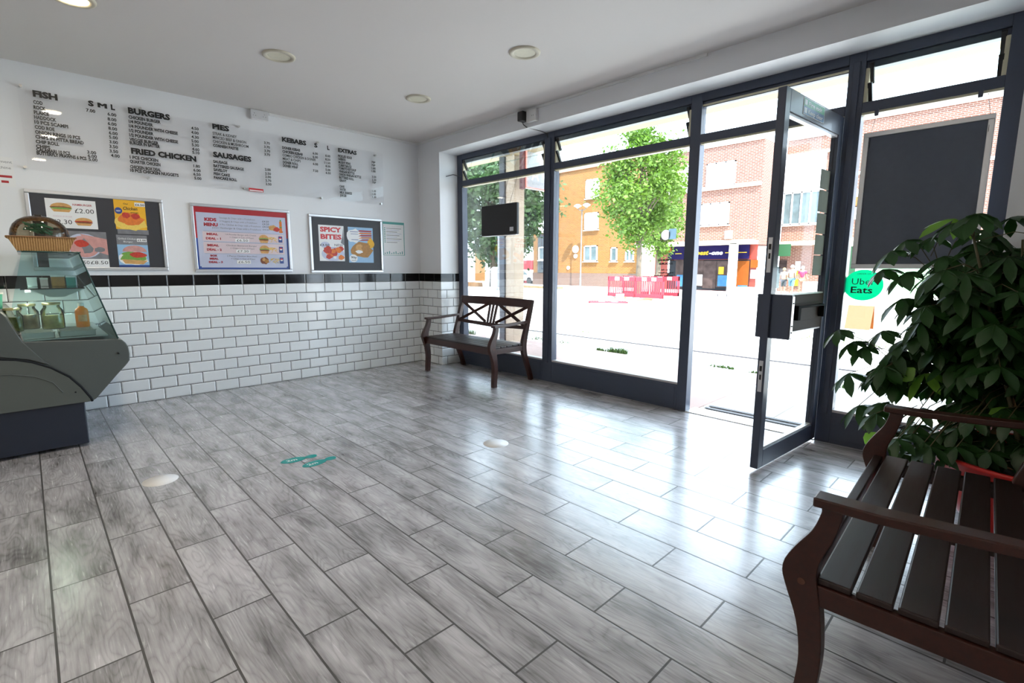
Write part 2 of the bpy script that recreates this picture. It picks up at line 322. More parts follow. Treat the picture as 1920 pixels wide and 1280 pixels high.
# =================================================================== THE ROOM
XW, XF, ZC, ZS = -.39, -.13, 2.66, 2.495        # inner wall plane, shopfront plane, ceiling, soffit
def struct(o, label, kind='structure', cat=None): return tag(o, label, cat or 'wall', None, kind)
struct(MB().box((-8, -6, -.12), (-.04, .2, 0)).build('floor', M['floor']), 'grey wood look plank tiles laid toward the menu wall', cat='floor')
struct(MB().box((-8, -6, ZC), (.0, .2, ZC+.2)).build('ceiling', M['ceil']), 'plain off white ceiling with round recessed lights', cat='ceiling')
struct(MB().box((-8, 0, 0), (XW+.3, .2, ZC)).build('wall_back', M['paint']), 'white menu wall above the metro tiles')
wl = struct(MB().box((-8.15, -6, 0), (-8, .2, ZC)).build('wall_left', M['paint']), 'white wall behind the serving side')
struct(MB().box((-8, -6.15, 0), (0, -6, ZC)).build('wall_front', M['paint']), 'white wall behind the camera')
wr = MB(); wr.box((XW, -.43, 0), (0, 0, ZC)); wr.box((XW, -5.21, ZS), (0, -.43, ZC)); wr.box((XW, -6, 0), (0, -5.21, ZC))
struct(wr.build('wall_right', M['paint']), 'white wall nib and deep header around the shopfront')
# dado tiles
DT, BT = 1.013, 1.107
d = MB().box((-8, -.012, 0), (XW-.012, 0, DT)); struct(d.build('trim_1', M['tile']), 'white brick bonded metro tile dado along the menu wall', cat='tiles')
d = MB().box((-8, -.012, DT), (XW-.012, 0, BT)); struct(d.build('trim_2', M['black'], bevel=.002), 'black tile border above the white tiles', cat='tiles')
d = MB(); d.box((XW-.012, -.442, 0), (XW, -.0, DT), 0); d.box((XW, -.442, 0), (XF, -.43, DT), 1)
struct(d.build('trim_3', [M['tiley'], M['tile']]), 'white metro tiles wrapping the nib beside the window', cat='tiles')
d = MB(); d.box((XW-.012, -.442, DT), (XW, -.0, BT), 0); d.box((XW, -.442, DT), (XF, -.43, BT), 1)
struct(d.build('trim_4', [M['blacky'], M['black']]), 'black border tiles on the nib beside the window', cat='tiles')
struct(MB().prism([(-.02, 2.635), (0, 2.635), (0, ZC), (-.012, ZC)], 'x', -2.1, XW).build('trim_5', M['white']), 'thin white cable trunking along the ceiling edge', cat='trunking')
struct(MB().prism([(XW, 2.64), (XW-.015, 2.64), (XW-.015, ZC), (XW, ZC)], 'y', -3.6, 0).build('trim_6', M['white']), 'thin white trunking along the header', cat='trunking')

# ------------------------------------------------------------------ shopfront
FR = M['frame']
P0, P1, P2, P3, P4 = (-.52, -.43), (-1.965, -1.835), (-3.45, -3.365), (-4.49, -4.40), (-5.21, -5.125)
def post(par, y0, y1, split=False):
    m = MB(); m.box((XF, y0, 0), (-.05, y1, 2.5))
    if split: m.box((XF-.012, (y0+y1)/2-.018, .2), (XF, (y0+y1)/2+.018, 2.44))
    m.build('post', FR, par, .003)
def bay(n, label, y0, y1, louvre=True, lower=True):
    """y0 > y1 : clear opening between posts"""
    w = thing('window_%d' % n, label, 'window', (XF, (y0+y1)/2, 0), kind='structure')
    m = MB(); m.box((XF, y1, 2.435), (-.05, y0, 2.5)); m.box((XF+.02, y1, 2.395), (-.05, y0, 2.435)); m.build('head_rail', FR, w, .003)
    MB().box((XF, y1, 2.135), (-.05, y0, 2.195)).build('transom_rail', FR, w, .003)
    MB().box((XF+.01, y1, 2.122), (-.075, y0, 2.135)).build('glazing_bead', M['jamb'], w)
    if lower:
        m = MB(); m.box((XF, y1, 0), (-.05, y0, .215)); m.box((XF-.004, y1+.02, .03), (XF, y0-.02, .19)); m.build('bottom_panel', FR, w, .002)
        MB().box((XF+.005, y1, .215), (-.06, y0, .232)).build('glazing_bead', M['bead'], w)
        MB().box((-.093, y1, .23), (-.087, y0, 2.125)).build('pane', M['glass'], w)
    if louvre:
        for z in (2.20, 2.315):
            m = MB(); m.bar((-.10, y1+.03, z+.055), (-.10, y0-.03, z+.055), .005, .125, up=(.52, 0, -.85)); m.build('louvre_blade', M['louvre'], w)
            for yy in (y1+.028, y0-.028):
                m = MB(); m.bar((-.125, yy, z+.105), (-.065, yy, z+.0), .022, .02, up=(1, 0, .4)); m.build('louvre_clip', M['clip'], w)
        for yy in (y1+.01, y0-.01): MB().box((-.12, yy-.01, 2.195), (-.07, yy+.01, 2.395)).build('louvre_channel', M['jamb'], w)
    else:
        MB().box((-.093, y1, 2.195), (-.087, y0, 2.395)).build('top_pane', M['glass'], w)
        MB().box((XF+.012, y1, 2.40), (XF+.022, y0, 2.412)).build('glazing_bead', M['jamb'], w)
    return w
w1 = bay(1, 'narrow shopfront window behind the far wooden bench', P0[0], P1[1]); post(w1, *P0); post(w1, *P1, True)
w2 = bay(2, 'wide shopfront window left of the doorway', P1[0], P2[1]); post(w2, *P2)
w3 = bay(3, 'fixed light over the open door', P2[0], P3[1], louvre=False, lower=False); post(w3, *P3, True)
w4 = bay(4, 'shopfront window behind the potted plant', P3[0], P4[1]); post(w4, *P4)
struct(MB().box((-.14, P3[1], -.02), (.04, P2[0], .006)).build('trim_7', M['steel'], bevel=.002), 'metal door threshold strip', cat='threshold')
# ------------------------------------------------------------------ open door
HX, HY, TX, TY = -.150, -4.385, -1.012, -4.318
DL = math.hypot(TX-HX, TY-HY); DA = math.atan2(TY-HY, TX-HX)
door = thing('door_1', 'dark framed glass door standing open into the shop', 'door', (HX, HY, 0), DA, kind='structure')
def dm(): return MB()
T = .022
m = dm(); m.box((DL-.062, -T, .02), (DL, T, 2.12)); m.build('lock_stile', FR, door, .003, True)
m = dm(); m.box((0, -T, .02), (.07, T, 2.12)); m.build('hinge_stile', FR, door, .003, True)
m = dm(); m.box((.07, -T, 2.005), (DL-.062, T, 2.12)); m.build('top_rail', FR, door, .002, True)
m = dm(); m.box((.07, -T, .02), (DL-.062, T, .125)); m.build('bottom_rail', FR, door, .002, True)
m = dm(); m.box((.07, -T+.004, .80), (DL-.062, T-.004, 1.02)); m.build('middle_rail', M['framein'], door, .002, True)
m = dm(); m.box((.07, -.003, 1.02), (DL-.062, .003, 2.005)); m.build('upper_pane', M['doorglass'], door, 0, True)
m = dm(); m.box((.07, -.003, .125), (DL-.062, .003, .80)); m.build('lower_pane', M['doorglass'], door, 0, True)
m = dm()
for z0, z1, a in ((1.02, 1.03, 0), (1.99, 2.005, 0), (.79, .80, 0), (.125, .137, 0)): m.box((.07, -.014, z0), (DL-.062, .014, z1))
m.build('glazing_bead', M['bead'], door, 0, True)
# letter box handle on middle rail
lb = dm().box((.11, T-.005, .860), (.60, T+.001, .970)).build('letter_box', M['framein'], door, .002, True)
m = dm(); m.box((.515, T, .872), (.555, T+.035, .958)); m.box((.14, T+.018, .943), (.54, T+.033, .956)); m.box((.134, T, .872), (.146, T+.033, .956)); m.build('pull_bar', mat('matt black', (.008, .008, .009), .9, spec=.1), lb, .002, True)
m = dm(); m.box((DL-.055, T, .79), (DL-.018, T+.105, 1.035)); pb = m.build('lock_case', FR, door, .004, True)
m = dm(); m.box((DL-.049, T+.105, .80), (DL-.022, T+.108, 1.025)); pl = m.build('face_plate', M['alu'], pb, 0, True)
m = dm()
for z in (.825, .86, .985): m.lathe((DL-.036, T+.108, z), [(.0001, 0), (.004, 0), (.0045, .008)], 10)
m.build('key_hole', M['blackp'], pl, 0, True)
m = dm(); m.box((DL-.055, -T-.035, .79), (DL-.018, -T, 1.035)); m.build('outer_pull_case', FR, door, .004, True)
for z0, z1 in ((1.155, 1.345), (.48, .66)):
    m = dm(); m.box((DL, -.011, z0), (DL+.002, .011, z1)); p_ = m.build('edge_lock_plate', M['alu'], door, 0, True)
    m = dm(); zc = (z0+z1)/2+.03; m.box((DL+.0021, -.006, zc), (DL+.006, .006, zc+.03)); m.box((DL+.0021, -.005, zc-.05), (DL+.003, .005, zc-.02)); m.build('latch', M['blackp'], p_, 0, True)
for z in (1.20, .53):
    dm().lathe((DL-.02, 0, z), [(.008, 0), (.008, .02), (.0001, .02)], 12).build('stile_bolt', M['alu'], door, 0, True)
# sign on the top rail
s = dm().box((.335, T, 2.022), (.64, T+.002, 2.112)).build('exit_sign', M['w'], door, 0, True)
m = dm(); m.box((.34, T+.002, 2.067), (.635, T+.0026, 2.108), 0); m.box((.34, T+.002, 2.026), (.635, T+.0026, 2.067), 1)
m.text('Fire exit', (0, T+.0032, 2.075), (-1, 0, 0), (0, 0, 1), -.575, -.38, .024, 2); m.text('Keep clear', (0, T+.0032, 2.034), (-1, 0, 0), (0, 0, 1), -.575, -.36, .024, 2)
m.box((.592, T+.0027, 2.074), (.625, T+.003, 2.102), 2); m.box((.592, T+.0027, 2.032), (.625, T+.003, 2.060), 2)
m.build('sign_print', [M['green'], M['blue'], M['w']], s, 0, True)
for z in (.3, 1.1, 1.9): dm().tube([(-.012, 0, z-.05), (-.012, 0, z+.05)], .011, 10).build('hinge', M['alu'], door, 0, True)
# notices stuck to the door glass
zz = [1.79, 1.665, 1.525, 1.392, 1.262, 1.13]
words = ['topmost', 'second from the top', 'middle', 'second from the bottom', 'bottom']
for i in range(5):
    k = Matrix.Translation((HX, HY, 0)) @ Matrix.Rotation(DA, 4, 'Z')
    t = MB().box((.075, -.0065, zz[i+1]+.005), (.225, -.0045, zz[i]-.003)); o = t.build('paper_notice', M['notice']); o.matrix_world = k
    tag(o, 'grey notice on the door glass, %s of the five' % words[i], 'notice', 'notices stuck to the door glass')

# ------------------------------------------------------------------ window stickers
o = MB().add([(-.0945, -4.585+.107*math.cos(t*math.pi/24), 1.073+.099*math.sin(t*math.pi/24)) for t in range(48)], [tuple(range(48))[::-1]])
st = thing('round_sticker', 'round bright green delivery sticker on the window beside the plant', 'sticker', (-.0945, -4.585, 1.073))
o.build('sticker_disc', M['ue'], st)
m = MB(); RV = (0, -1, 0); UZ = (0, 0, 1)
m.text('Uber', (-.0952, 0, 1.076), RV, UZ, 4.522, 4.648, .042, bold=.0); m.text('Eats', (-.0952, 0, 1.022), RV, UZ, 4.520, 4.638, .042, bold=.018)
m.text('ORDER ON', (-.0952, 0, 1.140), RV, UZ, 4.548, 4.625, .010, bold=.0); m.build('lettering', M['ink'], st)
m = MB()
for b_, z, y0, y1, h in (('OPENING', 1.238, 3.120, 3.262, .015), ('HOURS', 1.208, 3.130, 3.250, .015), ('Tue - Sat', 1.160, 3.150, 3.235, .011), ('11am-9pm', 1.135, 3.125, 3.262, .011), ('Sunday Closed', 1.110, 3.085, 3.262, .011)):
    m.text(b_, (-.0945, 0, z), (0, 1, 0), UZ, -y1, -y0, h, bold=.06)
tag(m.build('window_lettering', M['ink']), 'black opening hours lettering on the window, reversed from inside', 'lettering')
st = thing('round_sticker', 'pale round sticker with a square tab on the wide window', 'sticker', (-.0945, -3.2, 1.46))
MB().add([(-.0945, -3.178+.042*math.cos(t*math.pi/12), 1.452+.042*math.sin(t*math.pi/12)) for t in range(24)], [tuple(range(24))[::-1]]).build('sticker_disc', mat('backlit white sticker', (.8, .82, .85), .5, trans=.6), st)
MB().box((-.0945, -3.272, 1.415), (-.0950, -3.205, 1.50)).build('tab', mat('backlit pale tab', (.55, .70, .80), .5, trans=.6), st)

# ------------------------------------------------------------------ hanging poster board, screen
pbd = thing('hanging_poster_board', 'grey backed poster board in a silver frame hanging in the window above the plant', 'poster board', (-.2, -4.82, 1.2))
y0, y1, z0, z1 = -5.112, -4.530, 1.178, 1.992
MB().box((-.197, y0+.02, z0+.02), (-.190, y1-.02, z1-.02)).build('backing', M['greypanel'], pbd)
m = MB(); w_ = .028
for a, b in (((y0, z0), (y1, z0+w_)), ((y0, z1-w_), (y1, z1)), ((y0, z0+w_), (y0+w_, z1-w_)), ((y1-w_, z0+w_), (y1, z1-w_))): m.box((-.205, a[0], a[1]), (-.182, b[0], b[1]))
m.build('frame', M['alu'], pbd, .003)
for yy, ya in ((-4.60, -4.565), (-5.065, -5.09)):
    hy = yy; MB().tube([(-.13, hy+(.03 if yy > -5 else -.0), 2.115), (-.2, ya, 1.985-.0), (-.207, ya, 1.90)], .0012, 5).build('wire', M['blackp'], pbd)
    MB().box((-.14, hy+.02, 2.10), (-.128, hy+.04, 2.14)).build('hook', M['frame'], pbd)
tv = thing('hanging_screen', 'slim black screen with a small label hanging over the far bench', 'screen', (-.26, -1.29, 1.53))
ya, yb, za, zb = -1.59, -1.035, 1.522, 1.845
MB().box((-.275, ya, za), (-.235, yb, zb)).build('casing', M['blackp'], tv, .008)
MB().box((-.234, ya+.02, za+.02), (-.232, yb-.02, zb-.02)).build('display', M['darkpanel'], tv)
MB().box((-.274, ya+.01, za-.004), (-.236, yb-.01, za+.001)).build('bottom_trim', M['alu'], tv)
MB().box((-.2765, -1.545, 1.558), (-.2752, -1.49, 1.60)).build('label_sticker', M['alu'], tv)
for yy in (-1.16, -1.32, -1.45): MB().tube([(-.13, yy, 2.13), (-.25, yy-.01, 1.84)], .0015, 5).build('wire', M['blackp'], tv)

# ------------------------------------------------------------------ sockets
sk = thing('plug_socket', 'white double plug socket on the menu wall under the ceiling', 'socket', (-2.2, -.02, 2.62))
MB().box((-2.275, -.035, 2.572), (-2.122, 0, 2.659)).build('back_box', M['white'], sk, .002)
MB().box((-2.277, -.042, 2.574), (-2.120, -.035, 2.657)).build('face_plate', mat('socket face', (.62, .62, .64), .35), sk, .002)
m = MB()
for x in (-2.245, -2.155):
    for dx, dz in ((-.011, 0), (.011, 0), (0, .02)): m.box((x+dx-.003, -.0428, 2.600+dz), (x+dx+.003, -.0421, 2.606+dz))
m.build('pin_hole', M['gd'], sk)
sk = thing('plug_socket', 'white plug socket on the header above the second window', 'socket', (-.40, -1.94, 2.58))
MB().box((-.430, -1.99, 2.530), (-.39, -1.87, 2.635)).build('back_box', M['white'], sk, .003)
m = MB(); m.box((-.4315, -1.945, 2.575), (-.430, -1.94, 2.583)); m.box((-.4315, -1.965, 2.575), (-.430, -1.96, 2.583)); m.build('pin_hole', M['gd'], sk)
pa = thing('power_adapter', 'black power adapter and lead beside the header socket', 'adapter', (-.45, -1.82, 2.58))
MB().box((-.475, -1.868, 2.545), (-.395, -1.795, 2.632)).build('adapter_body', M['blackp'], pa, .008)
MB().tube([(-.43, -1.82, 2.548), (-.425, -1.83, 2.52), (-.40, -1.845, 2.50), (-.22, -1.87, 2.492), (-.14, -1.88, 2.48), (-.138, -1.885, 2.44)], .004, 6).build('lead', M['blackp'], pa)
tag(MB().tube([(-.30, -.435, 2.235), (-.22, -.47, 2.262), (-.135, -.50, 2.245)], .004, 6).build('window_stay', M['post']), 'short dark stay rod by the top left louvre', 'stay')

# ------------------------------------------------------------------ downlights
def downlight(x, y, label, on=0):
    t = thing('downlight', label, 'ceiling light', (x, y, ZC), group='round ceiling lights')
    MB().lathe((x, y, ZC), [(.110, 0), (.108, -.008), (.098, -.012), (.078, -.010), (.074, -.004)], 40).build('rim', M['lampr'], t)
    MB().lathe((x, y, ZC), [(.0001, -.0055), (.075, -.0055)], 40).build('diffuser', M['lampon'] if on else M['lampoff'], t)
    if on:
        l = bpy.data.lights.new('lamp_glow', 'AREA'); l.shape = 'DISK'; l.size = .14; l.energy = on; l.color = (1, .90, .74)
        o = bpy.data.objects.new('lamp_glow', l); COL.objects.link(o); o.location = (0, 0, -.02); o.parent = t
downlight(-2.513, -1.452, 'unlit round ceiling light nearest the middle of the menu wall')
downlight(-1.309, -2.713, 'unlit round ceiling light nearest the front door')
downlight(-1.300, -1.385, 'unlit round ceiling light nearest the far corner')
downlight(-3.62, -1.44, 'lit ceiling light above the display counter', 6)
downlight(-3.60, -2.68, 'lit ceiling light in front of the counter', 7)
downlight(-3.66, -4.46, 'lit ceiling light nearest the camera', 3.5)
downlight(-5.6, -2.7, 'unseen ceiling light added as room fill above the serving side', 11)  # fill lamp added out of view to light the room
downlight(-5.6, -4.5, 'unseen ceiling light added as room fill at the back of the serving side', 7)  # second added fill lamp, also out of view

# ------------------------------------------------------------------ menu board
YB = -.034
mbd = thing('menu_board', 'large clear acrylic price menu screwed to the wall', 'menu board', (-2.38, -.03, 1.9))
MB().box((-3.865, -.030, 1.893), (-.893, -.026, 2.462)).build('acrylic_sheet', M['acrylic'], mbd)
m = MB()
for px, py in ((38, 160), (47, 313), (263, 203), (278, 333), (448, 237), (459, 353), (596, 267), (604, 371), (704, 291), (715, 382)):
    p = W(px, py, 'y', -.03)
    k = MB(); k.tube([(p.x, -.002, p.z), (p.x, -.036, p.z)], .010, 12); k.build('standoff_screw', M['steel'], mbd)
def Z1(zx, zy): return (zx/4.795, 140+zy/4.795)
def Z2(zx, zy): return (380+zx/4.795, 200+zy/4.795)
def mtext(mb, body, F, x0, yb, x1, ytop=None, h=None, bold=.045, rep=False):
    a = W(*F(x0, yb), 'y', YB); sl = .19; dx = (x1 or x0+10)-x0
    b = W(*F(x1, yb+dx*.17), 'y', YB) if x1 else None
    if ytop is not None: h = W(*F(x0, ytop), 'y', YB).z-a.z
    for dx in ((-.0045, -.0023, 0, .0023, .0045) if rep else (0,)): mb.text(body, (dx, YB-dx*.02, a.z), (1, 0, 0), (0, 0, 1), a.x, b.x if b else None, h, bold=bold)
for t in (('FISH', Z1, 297, 192, 520, 138), ('S', Z1, 793, 276, 845, 230), ('M', Z1, 885, 293, 958, 248), ('L', Z1, 998, 312, 1035, 266), ('BURGERS', Z1, 1153, 343, 1530, 292), ('FRIED CHICKEN', Z1, 1180, 705, 1768, 655),
          ('PIES', Z2, 88, 195, 240, 150), ('SAUSAGES', Z2, 95, 448, 440, 402), ('KEBABS', Z2, 713, 310, 932, 270), ('S', Z2, 1003, 362, 1033, 326), ('L', Z2, 1120, 385, 1141, 350), ('EXTRAS', Z2, 1218, 404, 1385, 370)):
    H = MB(); mtext(H, *t, bold=.0 if t[0] == 'M' else .055, rep=t[0] == 'M'); H.build('heading_lettering', M['ink'], mbd)
for ttl, x0, rows in ((Z1, 300, (('COD', 258, 385), ('ROCK', 305, 413), ('PLAICE', 350, 443), ('HADDOCK', 393, 508), ('10 PCS SCAMPI', 437, 615), ('COD ROE', 482, 493), ('ONION RINGS 10 PCS', 527, 725), ('CHIPS IN PITTA BREAD', 570, 757), ('CHIP ROLL', 613, 535), ('CHIPS', 655, 455), ('CALAMARI 10 PCS', 685, 635), ('BUTTERFLY PRAWNS 6 PCS', 716, 782))),
                      (Z1, 1157, (('CHICKEN BURGER', 391, 1445), ('1/4 POUNDER', 431, 1377), ('1/4 POUNDER WITH CHEESE', 471, 1600), ('1/2 POUNDER', 512, 1382), ('1/2 POUNDER WITH CHEESE', 552, 1603), ('VEGGIE BURGER', 592, 1428), ('BURGER IN BATTER', 622, 1440), ('1 PCS CHICKEN', 752, 1425), ('QUARTER CHICKEN', 790, 1445), ('CHICKEN BOX DEAL', 838, 1450), ('10 PCS CHICKEN NUGGETS', 870, 1610))),
                      (Z2, 90, (('STEAK & KIDNEY', 248, 307), ('MINCED BEEF & ONION', 285, 392), ('CHICKEN & MUSHROOM', 321, 413), ('CORNISH PASTIE', 357, 322), ('SAUSAGE', 502, 225), ('BATTERED SAUSAGE', 540, 372), ('SAVELOY', 576, 225), ('FISH CAKE', 612, 247), ('PANCAKE ROLL', 647, 310))),
                      (Z2, 716, (('DONER KEBAB', 377, 877), ('CHICKEN KEBAB', 411, 900), ('COMBO CHICKEN & DONER', 444, 1018), ('MEAT & CHIPS', 476, 882), ('DONER ROLL', 508, 860), ('DONER WRAP', 538, 857))),
                      (Z2, 1218, (('PICKLED EGGS', 451, 1342), ('GHERKIN', 478, 1285), ('MUSHY PEAS', 507, 1330), ('CURRY SAUCE', 534, 1338), ('TOMATO KETCHUP', 561, 1380), ('VINEGAR BOTTLE', 589, 1365), ('ONION VINEGAR BOTTLE', 616, 1425), ('BUTTERED ROLL', 644, 1360), ('GRAVY', 671, 1293), ('CANS', 724, 1275), ('WATER', 751, 1288), ('MILK SHAKES', 778, 1343), ('JUICES', 805, 1293)))):
    H = MB()
    for i, (b_, yb, x1) in enumerate(rows):
        f = 1 if ttl is Z1 else 0
        xs = x0+(i*2.8 if (f and x0 < 500) else i*1.5)
        mtext(H, b_, ttl, xs, yb, x1, h=.0245, bold=.02 if '&' in b_ else .045)
    H.build('item_lettering', M['ink'], mbd)
PC = {}
for F, b_, x, y, h in [(Z1, '7.00', 775, 330, .024)]+[(Z1, b, x, y, .024) for b, x, y in (('6.00', 968, 365), ('8.00', 968, 409), ('6.00', 970, 450), ('8.00', 975, 492), ('6.00', 980, 534), ('5.00', 982, 572), ('3.00', 984, 614), ('3.50', 984, 655), ('3.50', 986, 697), ('4.00', 998, 737), ('3.00', 785, 707), ('6.00', 790, 740), ('5.00', 797, 772),
        ('4.50', 1720, 490), ('4.00', 1720, 528), ('4.30', 1722, 568), ('5.00', 1722, 605), ('5.30', 1725, 640), ('4.60', 1728, 678), ('5.10', 1730, 708), ('1.80', 1740, 830), ('6.00', 1740, 868), ('6.50', 1740, 904), ('5.00', 1748, 940))] + \
        [(Z2, b, x, y, .023) for b, x, y in (('3.70', 553, 333), ('3.70', 553, 369), ('3.70', 555, 404), ('3.70', 555, 436), ('2.00', 560, 572), ('2.50', 562, 608), ('2.00', 563, 638), ('2.70', 565, 671), ('2.50', 567, 703), ('6.00', 990, 427), ('6.00', 990, 459), ('6.00', 992, 522), ('7.50', 993, 583), ('8.00', 1103, 449), ('8.50', 1103, 481), ('11.50', 1095, 511), ('8.00', 1105, 542), ('5.00', 1105, 574), ('6.50', 1107, 602),
        ('70P', 1518, 506), ('70P', 1518, 533), ('1.80', 1520, 560), ('1.80', 1520, 586), ('3.50', 1522, 637), ('2.50', 1522, 663), ('70P', 1524, 688), ('1.20', 1524, 765), ('1.00', 1524, 792), ('1.20', 1526, 818))]:
    mtext(PC.setdefault((F is Z1, int(x/60)), MB()), b_, F, x, y, None, h=h, bold=.03)
for H in PC.values(): H.build('price_lettering', M['ink'], mbd)
a = W(*Z2(417, 757), 'y', YB); b = W(*Z2(547, 745), 'y', YB)
m = MB(); m.box((a.x, -.031, a.z), (b.x, -.0325, a.z+.030), 0); m.box((a.x+.006, -.0325, a.z+.004), (b.x-.006, -.033, a.z+.014), 1)
m.build('red_label', [M['r'], M['w']], mbd)

# ------------------------------------------------------------------ flat print builder on the menu wall
class Flat:
    def __init__(s, x0, z0, w, h, y): s.x0, s.z0, s.w, s.h, s.y = x0, z0, w, h, y; s.parts = MB(); s.mats = []; s.n = 0
    def mi(s, m):
        if m not in s.mats: s.mats.append(m)
        return s.mats.index(m)
    def yy(s): s.n += 1; return s.y-.0004-.00004*s.n
    def rect(s, u0, v0, u1, v1, m):
        y = s.yy(); X = lambda u: s.x0+u*s.w; Zz = lambda v: s.z0+v*s.h
        s.parts.add([(X(u0), y, Zz(v0)), (X(u1), y, Zz(v0)), (X(u1), y, Zz(v1)), (X(u0), y, Zz(v1))], [(0, 1, 2, 3)], s.mi(M[m])); return s
    def poly(s, pts, m):
        y = s.yy(); s.parts.add([(s.x0+u*s.w, y, s.z0+v*s.h) for u, v in pts], [tuple(range(len(pts)))], s.mi(M[m])); return s
    def ell(s, u, v, a, b, m, n=20, half=None):
        rng = range(n) if half is None else range(n//2+1); off = 0 if half != 'down' else math.pi
        return s.poly([(u+a*math.cos(off+2*math.pi*k/n), v+b*math.sin(off+2*math.pi*k/n)) for k in rng], m)
    def blob(s, u, v, a, b, m, seed=0, n=14):
        r = random.Random(seed); return s.poly([(u+a*math.cos(2*math.pi*k/n)*(.8+.35*r.random()), v+b*math.sin(2*math.pi*k/n)*(.8+.35*r.random())) for k in range(n)], m)
    def text(s, body, u0, u1, v, hv, m, bold=.02, shear=0):
        s.parts.text(body, (0, s.yy(), s.z0+v*s.h), (1, 0, 0), (0, 0, 1), s.x0+u0*s.w, s.x0+u1*s.w if u1 else None, hv*s.h, s.mi(M[m]), bold, shear); return s
    def burger(s, u, v, a, b, fill=('sal', 'meat')):
        s.ell(u, v+.1*b, a, b*.9, 'bun', half='up'); s.blob(u, v+.05*b, a*1.05, b*.22, fill[0], 3); s.ell(u, v-.15*b, a*1.02, b*.2, fill[1]); s.poly([(u-a*.95, v-.3*b), (u+a*.95, v-.3*b), (u+a*.7, v-.85*b), (u-a*.7, v-.85*b)], 'bun'); return s
    def chips(s, u, v, a, b, seed=1):
        r = random.Random(seed)
        for k in range(14):
            cu, cv, an = u+a*r.uniform(-.8, .8), v+b*r.uniform(-.7, .7), r.uniform(-1.2, 1.2); du, dv = a*.35*math.cos(an), b*.5*math.sin(an)
            s.poly([(cu-du, cv-dv-b*.09), (cu+du, cv+dv-b*.09), (cu+du, cv+dv+b*.09), (cu-du, cv-dv+b*.09)], 'chip' if k % 3 else 'yel')
        return s
    def build(s, name, paper, label=None, cat=None, group=None, parent=None):
        s.parts.box((s.x0, s.y, s.z0), (s.x0+s.w, s.y-.0004, s.z0+s.h), s.mi(M[paper])); o = s.parts.build(name, s.mats, parent)
        return tag(o, label, cat, group) if label else o
def snap_frame(x0, x1, z0, z1, label):
    t = thing('snap_frame', label, 'poster frame', ((x0+x1)/2, 0, z0), group='silver poster frames on the menu wall'); w = .027
    MB().box((x0+.01, -.010, z0+.01), (x1-.01, -.0005, z1-.01)).build('backing', M['darkpanel'], t)
    m = MB()
    for a, b in (((x0, z0), (x1, z0+w)), ((x0, z1-w), (x1, z1)), ((x0, z0+w), (x0+w, z1-w)), ((x1-w, z0+w), (x1, z1-w))): m.box((a[0], -.020, a[1]), (b[0], -.0005, b[1]))
    m.build('frame', M['alu'], t, .005); return t
snap_frame(-3.905, -3.040, 1.146, 1.754, 'silver framed dark panel behind the display counter')
snap_frame(-2.838, -1.968, 1.130, 1.748, 'silver frame around the kids menu and meal deal poster')
snap_frame(-1.773, -.918, 1.120, 1.732, 'silver framed dark panel with two snack flyers, nearest the corner')
def PW(px, py): p = W(px, py, 'y', -.012); return p.x, p.z
def sheet(l, b, r, t):
    x0 = PW(l, b)[0]; x1 = PW(r, b)[0]; z0 = PW(l, b)[1]; z1 = PW(l, t)[1]; return Flat(x0, z0, x1-x0, z1-z0, -.0105)
f = sheet(90, 426, 184, 371)
f.burger(.30, .70, .21, .17, ('meat', 'sal')); f.text('HAMBURGER', .53, .92, .80, .07, 'r2'); f.text('£2.00', .56, .95, .55, .16, 'ink', .0)
f.text('CHEESE BURGER', .12, .50, .38, .045, 'pk'); f.text('£2.30', .10, .48, .14, .16, 'ink', .0); f.burger(.72, .24, .18, .15, ('rm', 'meat'))
f.build('price_sheet', 'w', 'white hamburger and cheeseburger price sheet in the left frame', 'flyer')
f = sheet(93, 501, 206, 431)
f.rect(0, .24, 1, 1, 'gd'); f.ell(.60, .60, .30, .34, 'lb'); f.ell(.60, .58, .26, .30, 'pinkp'); f.blob(.66, .60, .12, .24, 'gd', 5); f.blob(.56, .66, .12, .10, 'rm', 6); f.poly([(.55, .93), (1, .80), (1, .35), (.8, .45)], 'pinkp'); f.blob(.86, .50, .10, .08, 'gd', 7)
f.rect(.0, .0, 1, .24, 'w'); f.text('£7.50', .42, .66, .09, .10, 'ink', .0); f.text('£8.50', .68, .98, .09, .10, 'ink', .0)
f.build('price_sheet', 'w', 'photo sheet priced £7.50 and £8.50 below the hamburger sheet', 'flyer')
f = sheet(218, 429, 276, 373)
f.rect(0, 0, 1, 1, 'yel'); f.blob(.5, .22, .52, .26, 'chip', 3); f.blob(.5, .36, .40, .22, 'org', 2); f.blob(.35, .48, .15, .1, 'rm', 8); f.blob(.66, .46, .15, .1, 'rm', 9); f.blob(.5, .24, .2, .12, 'org', 11)
f.text('Our', .30, .46, .84, .05, 'ink'); f.text('Chicken', .28, .74, .66, .11, 'ink', .02, .2); f.text('wings', .5, .76, .56, .05, 'ink'); f.ell(.13, .62, .12, .11, 'b'); f.text('NEW', .06, .2, .59, .05, 'w'); f.rect(.66, .80, 1.0, .93, 'w'); f.text('£6.50', .68, .98, .825, .07, 'ink')
f.build('food_flyer', 'yel', 'yellow chicken and chips flyer at upper right of the left frame', 'flyer')
f = sheet(221, 438, 279, 429); f.poly([(.2, .1), (.3, .9), (.4, .3), (.5, .7), (.6, .1)], 'gd'); f.build('food_flyer', 'gd', 'narrow grey strip between the two right hand flyers of the left frame', 'flyer')
f = sheet(224, 500, 281, 440)
